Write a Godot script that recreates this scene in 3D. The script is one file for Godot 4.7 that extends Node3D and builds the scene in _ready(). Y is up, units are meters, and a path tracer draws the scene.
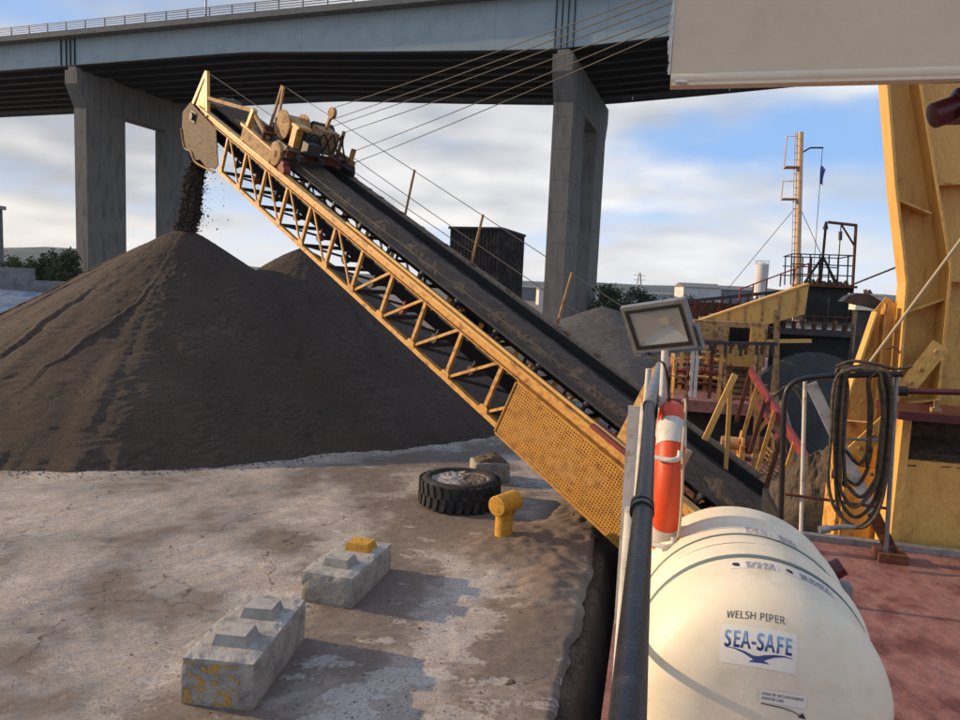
extends Node3D
# Unloading dredged sand: ship deck, boom conveyor, sand piles on the quay, road bridge behind.
# World: y = 0 is the quay, the camera stands on the raised after deck.
# Ship coordinates (t, h, -a): t to starboard, h above the quay, a forward along the ship.

const SHIP_TURN := 0.24015          # the ship's axis, radians to the right of -Z
var cb: Basis                        # conveyor axes: across, up, back along the boom
var co: Vector3                      # conveyor origin (near top chord at the foot)
var org := Vector3.ZERO              # base of the thing being built, in its own axes
var taken := {}
var M := {}
var rng := RandomNumberGenerator.new()

# ---------------------------------------------------------------- mesh builder
class MB:
	var v := PackedVector3Array()
	var n := PackedVector3Array()
	var c := PackedColorArray()
	var uv := PackedVector2Array()
	var tint := Color(0, 0, 0, 0)
	func tri(a: Vector3, b: Vector3, d: Vector3, na: Vector3, nb: Vector3, nd: Vector3) -> void:
		if (b - a).cross(d - a).dot(na + nb + nd) > 0.0:
			v.append(a); v.append(d); v.append(b); n.append(na); n.append(nd); n.append(nb)
		else:
			v.append(a); v.append(b); v.append(d); n.append(na); n.append(nb); n.append(nd)
		if tint.a > 0.0:
			c.append(tint); c.append(tint); c.append(tint)
	func quad(a: Vector3, b: Vector3, d: Vector3, e: Vector3, nn: Vector3) -> void:
		tri(a, b, d, nn, nn, nn); tri(a, d, e, nn, nn, nn)
	func flat(a: Vector3, b: Vector3, d: Vector3, out: Vector3) -> void:
		var nn := (b - a).cross(d - a).normalized()
		if nn.dot(out) < 0.0: nn = -nn
		tri(a, b, d, nn, nn, nn)
	func sq(a: Vector3, b: Vector3, d: Vector3, e: Vector3, na: Vector3, nb: Vector3, nd: Vector3, ne: Vector3) -> void:
		tri(a, b, d, na, nb, nd); tri(a, d, e, na, nd, ne)
	# box with half-axes x, y, z
	func obox(o: Vector3, x: Vector3, y: Vector3, z: Vector3) -> void:
		for s: float in [-1.0, 1.0]:
			quad(o + x * s - y - z, o + x * s + y - z, o + x * s + y + z, o + x * s - y + z, x.normalized() * s)
			quad(o + y * s - x - z, o + y * s + x - z, o + y * s + x + z, o + y * s - x + z, y.normalized() * s)
			quad(o + z * s - x - y, o + z * s + x - y, o + z * s + x + y, o + z * s - x + y, z.normalized() * s)
	func box(lo: Vector3, hi: Vector3) -> void:
		var h := (hi - lo) / 2.0
		obox((lo + hi) / 2.0, Vector3(h.x, 0, 0), Vector3(0, h.y, 0), Vector3(0, 0, h.z))
	# straight bar of rectangular section from a to b; w across, d along "up"
	func bar(a: Vector3, b: Vector3, w: float, d: float, upv := Vector3.UP) -> void:
		var z := (b - a).normalized()
		var x := z.cross(upv)
		if x.length() < 0.001: x = z.cross(Vector3.RIGHT)
		x = x.normalized()
		var y := x.cross(z).normalized()
		obox((a + b) / 2.0, x * w / 2.0, y * d / 2.0, (b - a) / 2.0)
	# I beam
	func ibeam(a: Vector3, b: Vector3, w: float, d: float, upv := Vector3.UP, tk := 0.02) -> void:
		var z := (b - a).normalized()
		var x := z.cross(upv).normalized()
		var y := x.cross(z).normalized()
		obox((a + b) / 2.0 + y * (d - tk) / 2.0, x * w / 2.0, y * tk / 2.0, (b - a) / 2.0)
		obox((a + b) / 2.0 - y * (d - tk) / 2.0, x * w / 2.0, y * tk / 2.0, (b - a) / 2.0)
		obox((a + b) / 2.0, x * tk / 2.0, y * (d / 2.0 - tk), (b - a) / 2.0)
	func cone(a: Vector3, b: Vector3, r1: float, r2: float, k := 12, caps := true) -> void:
		var z := (b - a).normalized()
		var x := z.cross(Vector3.UP)
		if x.length() < 0.01: x = z.cross(Vector3.RIGHT)
		x = x.normalized()
		var y := z.cross(x)
		var sl := (r1 - r2) / maxf((b - a).length(), 0.0001)
		for i in k:
			var t0 := TAU * i / k
			var t1 := TAU * (i + 1) / k
			var d0 := x * cos(t0) + y * sin(t0)
			var d1 := x * cos(t1) + y * sin(t1)
			var n0 := (d0 + z * sl).normalized()
			var n1 := (d1 + z * sl).normalized()
			sq(a + d0 * r1, a + d1 * r1, b + d1 * r2, b + d0 * r2, n0, n1, n1, n0)
			if caps:
				tri(a, a + d0 * r1, a + d1 * r1, -z, -z, -z)
				tri(b, b + d0 * r2, b + d1 * r2, z, z, z)
	func tube(p: PackedVector3Array, r: float, k := 8) -> void:
		var m := p.size()
		var px := Vector3.ZERO
		var rings: Array[PackedVector3Array] = []
		var dirs: Array[PackedVector3Array] = []
		for i in m:
			var z := (p[mini(i + 1, m - 1)] - p[maxi(i - 1, 0)]).normalized()
			var x := px - z * px.dot(z) if i > 0 else z.cross(Vector3.UP if absf(z.y) < 0.95 else Vector3.RIGHT)
			x = x.normalized()
			px = x
			var y := z.cross(x)
			var ring := PackedVector3Array()
			var dd := PackedVector3Array()
			for j in k:
				var d := x * cos(TAU * j / k) + y * sin(TAU * j / k)
				ring.append(p[i] + d * r); dd.append(d)
			rings.append(ring); dirs.append(dd)
		for i in m - 1:
			for j in k:
				var q := (j + 1) % k
				sq(rings[i][j], rings[i][q], rings[i + 1][q], rings[i + 1][j], dirs[i][j], dirs[i][q], dirs[i + 1][q], dirs[i + 1][j])
		for e in [0, m - 1]:
			var z2 := (p[0] - p[1]).normalized() if e == 0 else (p[m - 1] - p[m - 2]).normalized()
			for j in k:
				tri(p[e], rings[e][j], rings[e][(j + 1) % k], z2, z2, z2)
	# a flat polygon (in the plane of o, x, y) given thickness along z
	func plate(poly: PackedVector2Array, o: Vector3, x: Vector3, y: Vector3, z: Vector3) -> void:
		var ids := Geometry2D.triangulate_polygon(poly)
		var nz := z.normalized()
		for i in range(0, ids.size(), 3):
			var q: Array[Vector3] = []
			for k in 3: q.append(o + x * poly[ids[i + k]].x + y * poly[ids[i + k]].y)
			tri(q[0], q[1], q[2], -nz, -nz, -nz)
			tri(q[0] + z, q[1] + z, q[2] + z, nz, nz, nz)
		var ar := 0.0
		for i in poly.size():
			ar += poly[i].cross(poly[(i + 1) % poly.size()])
		for i in poly.size():
			var a2 := poly[i]
			var b2 := poly[(i + 1) % poly.size()]
			var e2 := (b2 - a2).normalized() * signf(ar)
			var a := o + x * a2.x + y * a2.y
			var b := o + x * b2.x + y * b2.y
			quad(a, b, b + z, a + z, (x.normalized() * e2.y - y.normalized() * e2.x).normalized())
	# profile of (radius, height along axis), turned about the axis through o
	func lathe(prof: PackedVector2Array, o: Vector3, ax: Vector3, xr: Vector3, k := 32, from := 0.0, to := TAU) -> void:
		var yr := ax.cross(xr).normalized()
		var m := prof.size()
		var pn := PackedVector2Array()
		for i in m:
			var d := prof[mini(i + 1, m - 1)] - prof[maxi(i - 1, 0)]
			pn.append(Vector2(d.y, -d.x).normalized())
		for j in k:
			var t0 := from + (to - from) * j / k
			var t1 := from + (to - from) * (j + 1) / k
			var d0 := xr * cos(t0) + yr * sin(t0)
			var d1 := xr * cos(t1) + yr * sin(t1)
			for i in m - 1:
				var p0 := prof[i]
				var p1 := prof[i + 1]
				sq(o + d0 * p0.x + ax * p0.y, o + d1 * p0.x + ax * p0.y, o + d1 * p1.x + ax * p1.y, o + d0 * p1.x + ax * p1.y,
					d0 * pn[i].x + ax * pn[i].y, d1 * pn[i].x + ax * pn[i].y, d1 * pn[i + 1].x + ax * pn[i + 1].y, d0 * pn[i + 1].x + ax * pn[i + 1].y)

# a smooth sheet from a function of (column, row); normals averaged, facing "out"
func sheet(nx: int, ny: int, at: Callable, out: Vector3, tint: Callable) -> MB:
	var b := MB.new()
	var vs := PackedVector3Array()
	var ns := PackedVector3Array()
	var cs := PackedColorArray()
	for j in ny + 1:
		for i in nx + 1:
			vs.append(at.call(i, j))
	for j in ny + 1:
		for i in nx + 1:
			var dx := vs[j * (nx + 1) + mini(i + 1, nx)] - vs[j * (nx + 1) + maxi(i - 1, 0)]
			var dy := vs[mini(j + 1, ny) * (nx + 1) + i] - vs[maxi(j - 1, 0) * (nx + 1) + i]
			var n := dx.cross(dy).normalized()
			ns.append(n if n.dot(out) >= 0.0 else -n)
			if tint.is_valid(): cs.append(tint.call(vs[j * (nx + 1) + i]))
	for j in ny:
		for i in nx:
			var q := [j * (nx + 1) + i, j * (nx + 1) + i + 1, (j + 1) * (nx + 1) + i + 1, (j + 1) * (nx + 1) + i]
			for k in [[0, 1, 2], [0, 2, 3]]:
				var ids := [q[k[0]], q[k[1]], q[k[2]]]
				var nn: Vector3 = (vs[ids[1]] - vs[ids[0]]).cross(vs[ids[2]] - vs[ids[0]])
				if nn.dot(ns[ids[0]] + ns[ids[1]] + ns[ids[2]]) > 0.0: ids = [ids[0], ids[2], ids[1]]
				for id in ids:
					b.v.append(vs[id]); b.n.append(ns[id])
					if cs.size(): b.c.append(cs[id])
	return b

func mesh_of(b: MB, off: Vector3) -> ArrayMesh:
	var arr := []
	arr.resize(Mesh.ARRAY_MAX)
	if off != Vector3.ZERO:
		for i in b.v.size(): b.v[i] -= off
	arr[Mesh.ARRAY_VERTEX] = b.v
	arr[Mesh.ARRAY_NORMAL] = b.n
	if b.c.size() == b.v.size(): arr[Mesh.ARRAY_COLOR] = b.c
	if b.uv.size() == b.v.size(): arr[Mesh.ARRAY_TEX_UV] = b.uv
	var am := ArrayMesh.new()
	am.add_surface_from_arrays(Mesh.PRIMITIVE_TRIANGLES, arr)
	return am

func numbered(called: String) -> String:
	if not taken.has(called):
		taken[called] = 0
		return called
	taken[called] += 1
	return "%s_%03d" % [called, taken[called]]

func tag(o: Node, label: String, category: String, group := "", kind := "") -> void:
	if label: o.set_meta("label", label)
	if category: o.set_meta("category", category)
	if group: o.set_meta("group", group)
	if kind: o.set_meta("kind", kind)

# a thing with parts; geometry given to part() is in the thing's axes before its base is taken off
func thing(called: String, label: String, category: String, base: Vector3, axes := Basis(), about := Vector3.ZERO, group := "") -> Node3D:
	var o := Node3D.new()
	o.name = numbered(called)
	add_child(o)
	o.transform = Transform3D(axes, about + axes * base)
	org = base
	tag(o, label, category, group)
	return o

func ship(called: String, label: String, category: String, base: Vector3, group := "") -> Node3D:
	return thing(called, label, category, base, Basis(Vector3.UP, -SHIP_TURN), Vector3.ZERO, group)

func part(b: MB, called: String, m: Material, parent: Node, kind := "", label := "", off := Vector3.INF) -> MeshInstance3D:
	var o := MeshInstance3D.new()
	o.name = called
	o.mesh = mesh_of(b, org if off == Vector3.INF else off)
	o.material_override = m
	parent.add_child(o, true)
	if kind: o.set_meta("kind", kind)
	if label: o.set_meta("label", label)
	return o

# one mesh as a top-level thing
func solo(b: MB, called: String, m: Material, base: Vector3, label: String, category: String, axes := Basis(), about := Vector3.ZERO, group := "", kind := "") -> MeshInstance3D:
	org = base
	var o := MeshInstance3D.new()
	o.name = numbered(called)
	o.mesh = mesh_of(b, base)
	o.material_override = m
	add_child(o)
	o.transform = Transform3D(axes, about + axes * base)
	tag(o, label, category, group, kind)
	return o

func sp(t: float, h: float, a: float) -> Vector3:      # a ship point in ship axes
	return Vector3(t, h, -a)
func sw(t: float, h: float, a: float) -> Vector3:      # the same in the world
	return Basis(Vector3.UP, -SHIP_TURN) * Vector3(t, h, -a)
func cp(x: float, y: float, u: float) -> Vector3:      # a conveyor point in conveyor axes
	return Vector3(x, y, -u)
func cw(x: float, y: float, u: float) -> Vector3:
	return co + cb * Vector3(x, y, -u)
func pv(a: Array) -> PackedVector3Array:
	return PackedVector3Array(a)
func curve(pts: Array, per := 8) -> PackedVector3Array:
	var q := Curve3D.new()
	for i in pts.size():
		var t: Vector3 = (pts[mini(i + 1, pts.size() - 1)] - pts[maxi(i - 1, 0)]) / 6.0
		q.add_point(pts[i], -t, t)
	var r := PackedVector3Array()
	for i in pts.size() - 1:
		for k in per:
			r.append(q.sample(i, float(k) / per))
	r.append(pts[pts.size() - 1])
	return r

# ---------------------------------------------------------------- materials
func ramp_of(stops: Array) -> Gradient:
	var g := Gradient.new()
	var off := PackedFloat32Array()
	var col := PackedColorArray()
	for s in stops:
		off.append(s[0]); col.append(Color8(s[1], s[2], s[3]))
	g.offsets = off
	g.colors = col
	return g

func noise_tex(sd: int, freq: float, g: Gradient, size := 512, oct := 5, kind := FastNoiseLite.TYPE_SIMPLEX_SMOOTH, normal := false, bump := 4.0) -> NoiseTexture2D:
	var f := FastNoiseLite.new()
	f.seed = sd
	f.noise_type = kind
	f.frequency = freq
	f.fractal_octaves = oct
	f.fractal_gain = 0.58
	var t := NoiseTexture2D.new()
	t.width = size
	t.height = size
	t.seamless = true
	t.noise = f
	if normal:
		t.as_normal_map = true
		t.bump_strength = bump
	else:
		t.color_ramp = g
	return t

# mottled surface: ramp stops are [place, r, g, b] in picture bytes; metres = size of one repeat
func surf(called: String, stops: Array, metres: float, rough: float, sd: int, normal = null, nscale := 0.5, metal := 0.0, freq := 0.008, oct := 6) -> StandardMaterial3D:
	var m := StandardMaterial3D.new()
	m.resource_name = called
	m.albedo_texture = noise_tex(sd, freq, ramp_of(stops), 512, oct)
	m.uv1_triplanar = true
	m.uv1_world_triplanar = true
	m.uv1_scale = Vector3.ONE / metres
	m.uv1_offset = Vector3(0.37, 0.11, 0.73)
	m.roughness = rough
	m.metallic = metal
	if normal:
		m.normal_enabled = true
		m.normal_texture = normal
		m.normal_scale = nscale
	M[called] = m
	return m

func plain(called: String, r: int, g: int, b: int, rough: float, metal := 0.0) -> StandardMaterial3D:
	var m := StandardMaterial3D.new()
	m.resource_name = called
	m.albedo_color = Color8(r, g, b)
	m.roughness = rough
	m.metallic = metal
	M[called] = m
	return m

func make_materials() -> void:
	var fine = noise_tex(3, 0.06, null, 512, 4, FastNoiseLite.TYPE_SIMPLEX, true, 6.0)
	var mid = noise_tex(5, 0.02, null, 512, 6, FastNoiseLite.TYPE_SIMPLEX, true, 8.0)
	var grit = noise_tex(6, 0.12, null, 512, 4, FastNoiseLite.TYPE_SIMPLEX, true, 12.0)
	# worn yellow paint with rust blooms
	surf("yellow", [[0.0, 84, 50, 32], [0.20, 132, 82, 44], [0.31, 184, 134, 66], [0.45, 202, 153, 76], [0.6, 208, 160, 82], [0.72, 194, 143, 70], [0.82, 146, 94, 50], [1.0, 84, 52, 36]], 1.5, 0.55, 11, fine, 0.25)
	surf("yellow_clean", [[0.0, 152, 104, 52], [0.22, 202, 154, 78], [0.5, 215, 170, 92], [0.75, 208, 161, 84], [0.9, 184, 134, 66], [1.0, 122, 78, 42]], 2.2, 0.5, 12, fine, 0.2)
	M.yellow_clean.uv1_scale = Vector3(1.0 / 1.1, 1.0 / 4.5, 1.0 / 1.1)      # rust and dirt run down the plates
	surf("yellow_old", [[0.0, 70, 46, 32], [0.25, 112, 80, 52], [0.42, 160, 124, 80], [0.6, 176, 140, 94], [0.8, 134, 98, 62], [1.0, 70, 46, 34]], 1.3, 0.75, 13, mid, 0.5)
	surf("tan_plate", [[0.0, 60, 50, 40], [0.35, 92, 78, 62], [0.6, 116, 100, 80], [0.85, 84, 66, 50], [1.0, 56, 44, 36]], 1.1, 0.8, 14, mid, 0.5)
	surf("mesh_yellow", [[0.0, 106, 64, 24], [0.3, 170, 120, 44], [0.6, 187, 136, 54], [0.85, 148, 96, 36], [1.0, 96, 58, 26]], 1.4, 0.6, 15)
	surf("red_deck", [[0.0, 86, 48, 42], [0.22, 114, 70, 62], [0.40, 134, 90, 81], [0.56, 144, 102, 92], [0.72, 130, 86, 77], [0.86, 108, 64, 56], [1.0, 82, 44, 38]], 2.6, 0.62, 21, mid, 0.25)
	surf("red_paint", [[0.0, 62, 24, 22], [0.35, 112, 36, 36], [0.6, 126, 44, 44], [0.85, 92, 38, 34], [1.0, 60, 30, 26]], 1.2, 0.6, 22, fine, 0.3)
	surf("maroon", [[0.0, 52, 18, 22], [0.5, 84, 26, 34], [1.0, 66, 22, 26]], 0.8, 0.35, 23)
	surf("rust", [[0.0, 44, 26, 20], [0.35, 82, 46, 30], [0.6, 112, 64, 38], [0.85, 74, 40, 28], [1.0, 44, 28, 22]], 0.9, 0.9, 24, mid, 0.6)
	surf("black_steel", [[0.0, 14, 14, 15], [0.45, 22, 22, 23], [0.7, 30, 28, 27], [1.0, 46, 36, 30]], 1.2, 0.75, 31, fine, 0.3)
	surf("dark_steel", [[0.0, 26, 26, 30], [0.4, 44, 44, 48], [0.65, 58, 54, 52], [0.85, 72, 54, 42], [1.0, 46, 34, 28]], 1.0, 0.6, 32, fine, 0.3)
	surf("belt", [[0.0, 22, 20, 20], [0.5, 34, 31, 29], [1.0, 50, 44, 40]], 1.4, 0.85, 33, grit, 0.4)
	surf("concrete_pier", [[0.0, 70, 69, 67], [0.25, 96, 95, 92], [0.45, 108, 107, 103], [0.6, 113, 111, 107], [0.8, 102, 100, 96], [1.0, 80, 78, 75]], 17.0, 0.9, 41, null, 0.3)
	M.concrete_pier.uv1_scale = Vector3(1.0 / 7.0, 1.0 / 34.0, 1.0 / 7.0)      # streaks run down the formed faces
	surf("concrete_block", [[0.0, 112, 104, 96], [0.25, 138, 134, 127], [0.5, 156, 152, 144], [0.72, 164, 160, 151], [0.86, 142, 130, 116], [1.0, 112, 96, 82]], 1.9, 0.92, 42, grit, 0.15)
	surf("concrete_wall", [[0.0, 84, 86, 90], [0.5, 120, 120, 122], [1.0, 96, 94, 94]], 5.0, 0.9, 43, mid, 0.4)
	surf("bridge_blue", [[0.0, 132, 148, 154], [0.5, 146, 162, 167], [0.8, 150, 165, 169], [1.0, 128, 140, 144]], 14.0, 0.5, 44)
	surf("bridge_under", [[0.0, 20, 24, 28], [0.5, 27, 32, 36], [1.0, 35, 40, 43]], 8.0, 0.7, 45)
	surf("bridge_slab", [[0.0, 86, 88, 88], [0.5, 116, 118, 116], [1.0, 94, 92, 88]], 8.0, 0.9, 46)
	surf("shed_black", [[0.0, 12, 10, 10], [0.4, 22, 19, 19], [0.62, 40, 34, 32], [0.75, 74, 66, 60], [0.82, 34, 28, 26], [1.0, 18, 15, 14]], 6.0, 0.8, 47, mid, 0.5)
	surf("sheet_blue", [[0.0, 88, 98, 112], [0.5, 104, 115, 130], [0.8, 114, 123, 136], [1.0, 90, 96, 106]], 8.0, 0.45, 48, mid, 0.4)
	surf("rubber", [[0.0, 20, 20, 21], [0.45, 34, 34, 34], [0.7, 48, 46, 43], [1.0, 92, 84, 74]], 0.9, 0.85, 51, grit, 0.4)
	surf("cream", [[0.0, 204, 192, 166], [0.3, 222, 212, 188], [0.6, 228, 219, 197], [0.85, 220, 208, 182], [1.0, 196, 178, 146]], 0.9, 0.5, 52, fine, 0.05)
	surf("white_paint", [[0.0, 120, 110, 96], [0.2, 186, 182, 174], [0.5, 206, 204, 198], [0.8, 196, 192, 184], [1.0, 136, 120, 100]], 0.9, 0.5, 53, fine, 0.15)
	surf("box_cream", [[0.0, 212, 194, 164], [0.35, 224, 208, 180], [0.65, 228, 213, 186], [1.0, 216, 199, 170]], 1.6, 0.55, 54, fine, 0.06)
	surf("orange", [[0.0, 176, 52, 18], [0.5, 214, 74, 26], [1.0, 196, 66, 30]], 0.4, 0.5, 55)
	surf("galv", [[0.0, 92, 94, 98], [0.5, 128, 130, 132], [0.8, 146, 146, 146], [1.0, 110, 100, 90]], 0.6, 0.5, 56, fine, 0.2, 0.4)
	surf("rail_black", [[0.0, 16, 17, 19], [0.55, 26, 27, 30], [0.8, 40, 40, 42], [1.0, 84, 80, 76]], 0.35, 0.38, 57, fine, 0.25)
	surf("hose", [[0.0, 34, 30, 24], [0.4, 66, 58, 44], [0.65, 92, 80, 60], [1.0, 58, 50, 40]], 0.25, 0.75, 58, grit, 0.4)
	surf("mud", [[0.0, 40, 34, 28], [0.4, 76, 64, 52], [0.65, 98, 84, 68], [1.0, 58, 48, 40]], 0.6, 0.97, 59, grit, 1.0)
	surf("bollard_yellow", [[0.0, 120, 80, 24], [0.25, 178, 128, 34], [0.55, 198, 148, 46], [0.8, 184, 134, 40], [1.0, 110, 76, 34]], 0.7, 0.6, 60, fine, 0.3)
	surf("far_land", [[0.0, 58, 58, 50], [0.5, 84, 80, 70], [1.0, 66, 70, 52]], 60.0, 0.95, 61)
	surf("yard", [[0.0, 74, 68, 62], [0.4, 104, 96, 88], [0.7, 122, 114, 106], [1.0, 84, 72, 62]], 7.0, 0.93, 62, mid, 0.4)
	surf("hill", [[0.0, 56, 70, 72], [0.5, 66, 80, 78], [1.0, 74, 86, 80]], 120.0, 1.0, 63)
	surf("grey_cloth", [[0.0, 34, 38, 40], [0.5, 46, 50, 50], [1.0, 60, 62, 58]], 2.5, 0.8, 64, mid, 0.6)
	surf("far_wall", [[0.0, 176, 178, 180], [0.5, 200, 200, 200], [1.0, 186, 184, 180]], 20.0, 0.8, 65)
	surf("winch", [[0.0, 70, 48, 34], [0.3, 118, 88, 60], [0.5, 166, 132, 92], [0.65, 176, 142, 102], [0.8, 112, 80, 54], [1.0, 54, 40, 32]], 0.7, 0.8, 66, mid, 0.6)
	surf("mast_tan", [[0.0, 170, 130, 96], [0.4, 206, 172, 136], [0.7, 214, 182, 146], [1.0, 176, 134, 100]], 1.2, 0.6, 67)
	plain("glass_dark", 20, 22, 24, 0.1)
	plain("reflector", 150, 150, 146, 0.25, 0.6)
	plain("led", 214, 200, 110, 0.5)
	plain("band_green", 92, 112, 112, 0.5)
	plain("seam", 70, 66, 60, 0.7)
	plain("print_dark", 44, 46, 52, 0.6)
	plain("print_navy", 24, 48, 104, 0.6)
	plain("sticker", 226, 222, 212, 0.4)
	plain("flag_blue", 104, 114, 182, 0.8)
	plain("rope_pale", 172, 158, 128, 0.9)
	plain("wire", 66, 63, 60, 0.6, 0.2)
	plain("idler_red", 128, 62, 56, 0.7)
	plain("water", 46, 44, 36, 0.08)
	var gl := plain("glass", 235, 238, 240, 0.02)
	gl.transparency = BaseMaterial3D.TRANSPARENCY_ALPHA
	gl.albedo_color.a = 0.12
	for q in [["sand", grit, 0.9], ["leaf", null, 0.0]]:
		var m := StandardMaterial3D.new()
		m.resource_name = q[0]
		m.vertex_color_use_as_albedo = true
		m.roughness = 0.96
		if q[1]:
			m.albedo_texture = noise_tex(71, 0.05, ramp_of([[0.0, 120, 116, 112], [0.35, 190, 186, 182], [0.6, 228, 224, 220], [1.0, 255, 252, 248]]), 512, 5)
			m.uv1_triplanar = true
			m.uv1_world_triplanar = true
			m.uv1_scale = Vector3.ONE / 1.7
			m.normal_enabled = true
			m.normal_texture = q[1]
			m.normal_scale = q[2]
		M[q[0]] = m
	M["leaf"].backlight_enabled = true
	M["leaf"].backlight = Color(0.1, 0.13, 0.04)
	# the print on the canister fades from pale to dark blue: ink, by vertex colours
	var ink := StandardMaterial3D.new()
	ink.vertex_color_use_as_albedo = true
	ink.roughness = 0.5
	M["ink"] = ink

# ---------------------------------------------------------------- sky
func make_sky() -> void:
	var cam := Camera3D.new()
	cam.name = "camera"
	add_child(cam)
	cam.position = Vector3(0, 4.5, 0)
	cam.rotation_degrees = Vector3(-6, 0, 2.5)
	cam.fov = 54.0
	cam.near = 0.05
	cam.far = 9000.0
	cam.current = true
	var env := Environment.new()
	env.background_mode = Environment.BG_SKY
	env.tonemap_mode = Environment.TONE_MAPPER_LINEAR
	env.tonemap_exposure = 1.24
	env.sdfgi_enabled = true
	env.ssao_enabled = true
	env.ssil_enabled = true
	env.fog_enabled = true
	env.fog_density = 0.00008
	env.fog_light_color = Color(0.78, 0.82, 0.88)
	var sky := Sky.new()
	var pm := PanoramaSkyMaterial.new()
	pm.panorama = ImageTexture.create_from_image(sky_image())
	sky.sky_material = pm
	env.sky = sky
	env.background_energy_multiplier = 0.92
	var we := WorldEnvironment.new()
	we.name = "world_environment"
	we.environment = env
	add_child(we)
	var sun := DirectionalLight3D.new()
	sun.name = "sun"
	sun.light_energy = 1.35
	sun.light_color = Color(1.0, 0.86, 0.68)
	sun.light_angular_distance = 0.6
	sun.shadow_enabled = true
	add_child(sun)
	var to_sun := Vector3(-0.927, 0.309, -0.21).normalized()
	sun.look_at_from_position(to_sun * 50.0, Vector3.ZERO)

func sky_image() -> Image:
	var w := 1536
	var h := 768
	var im := Image.create(w, h, false, Image.FORMAT_RGBF)
	var f1 := FastNoiseLite.new()
	f1.seed = 19
	f1.noise_type = FastNoiseLite.TYPE_SIMPLEX_SMOOTH
	f1.frequency = 0.55
	f1.fractal_octaves = 6
	f1.fractal_gain = 0.52
	var f2 := FastNoiseLite.new()
	f2.seed = 8
	f2.noise_type = FastNoiseLite.TYPE_SIMPLEX_SMOOTH
	f2.frequency = 0.9
	f2.fractal_octaves = 5
	var sun_az := atan2(-0.927, 0.21)
	for j in h:
		var el := PI / 2.0 - PI * (j + 0.5) / h
		if el < -0.09:
			for i in w: im.set_pixel(i, j, Color(0.19, 0.17, 0.145))
			continue
		var e := maxf(el, 0.0)
		var se := sin(e)
		var k := 1.0 / (se + 0.16)
		for i in w:
			var az := TAU * (i + 0.5) / w
			var d := Vector3(sin(az), 0, -cos(az)) * cos(e) * k
			var q := d * 1.0
			var n1 := f1.get_noise_3d(q.x + 3.1, q.z * 1.1 + 1.7, 0.0)
			var n2 := f2.get_noise_3d(q.x * 1.3 - 5.0, q.z * 1.6, 4.0 + se * 2.0)
			var near_sun := 0.5 + 0.5 * cos(az - sun_az)
			var blue := Color(0.34, 0.53, 0.84).lerp(Color(0.20, 0.39, 0.77), clampf(e * 1.9, 0, 1))
			blue = blue.lerp(Color(0.66, 0.76, 0.88), clampf(1.0 - e * 5.5, 0, 1) * 0.9)
			# cover: thick banks, opening to blue overhead
			var cover := smoothstep(-0.30, 0.24, n1 + 0.12 - 0.16 * smoothstep(0.25, 0.55, e))
			var lit := clampf(0.5 + n2 * 0.9 + n1 * 0.35 - 0.5 * smoothstep(0.6, 0.9, near_sun) * smoothstep(0.5, 0.25, e) * smoothstep(0.02, 0.12, e), 0, 1)
			var pale := Color(0.86, 0.86, 0.87).lerp(Color(1.0, 0.93, 0.82), near_sun * near_sun * 0.8)
			var grey := Color(0.50, 0.53, 0.58).lerp(Color(0.44, 0.43, 0.43), near_sun * near_sun)
			var cl := grey.lerp(pale, lit)
			var c := blue.lerp(cl, cover * 0.94)
			# low haze
			c = c.lerp(Color(0.78, 0.81, 0.86).lerp(Color(0.98, 0.88, 0.72), near_sun * near_sun), clampf(1.0 - e * 9.0, 0, 1) * 0.7)
			im.set_pixel(i, j, c)
	return im

# ---------------------------------------------------------------- ground, water, far land
func spill(t: float, a: float) -> float:    # sand blown and spilt about the bollard and along the quay edge
	var s := 0.0
	s += 0.20 * exp(-(pow((t + 2.05) / 0.75, 2) + pow((a - 11.7) / 1.0, 2)))
	s += 0.16 * exp(-(pow((t + 1.2) / 0.5, 2) + pow((a - 10.2) / 1.3, 2)))
	s += 0.30 * exp(-(pow((t + 1.0) / 0.7, 2) + pow((a - 13.6) / 1.5, 2)))
	return s

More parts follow.
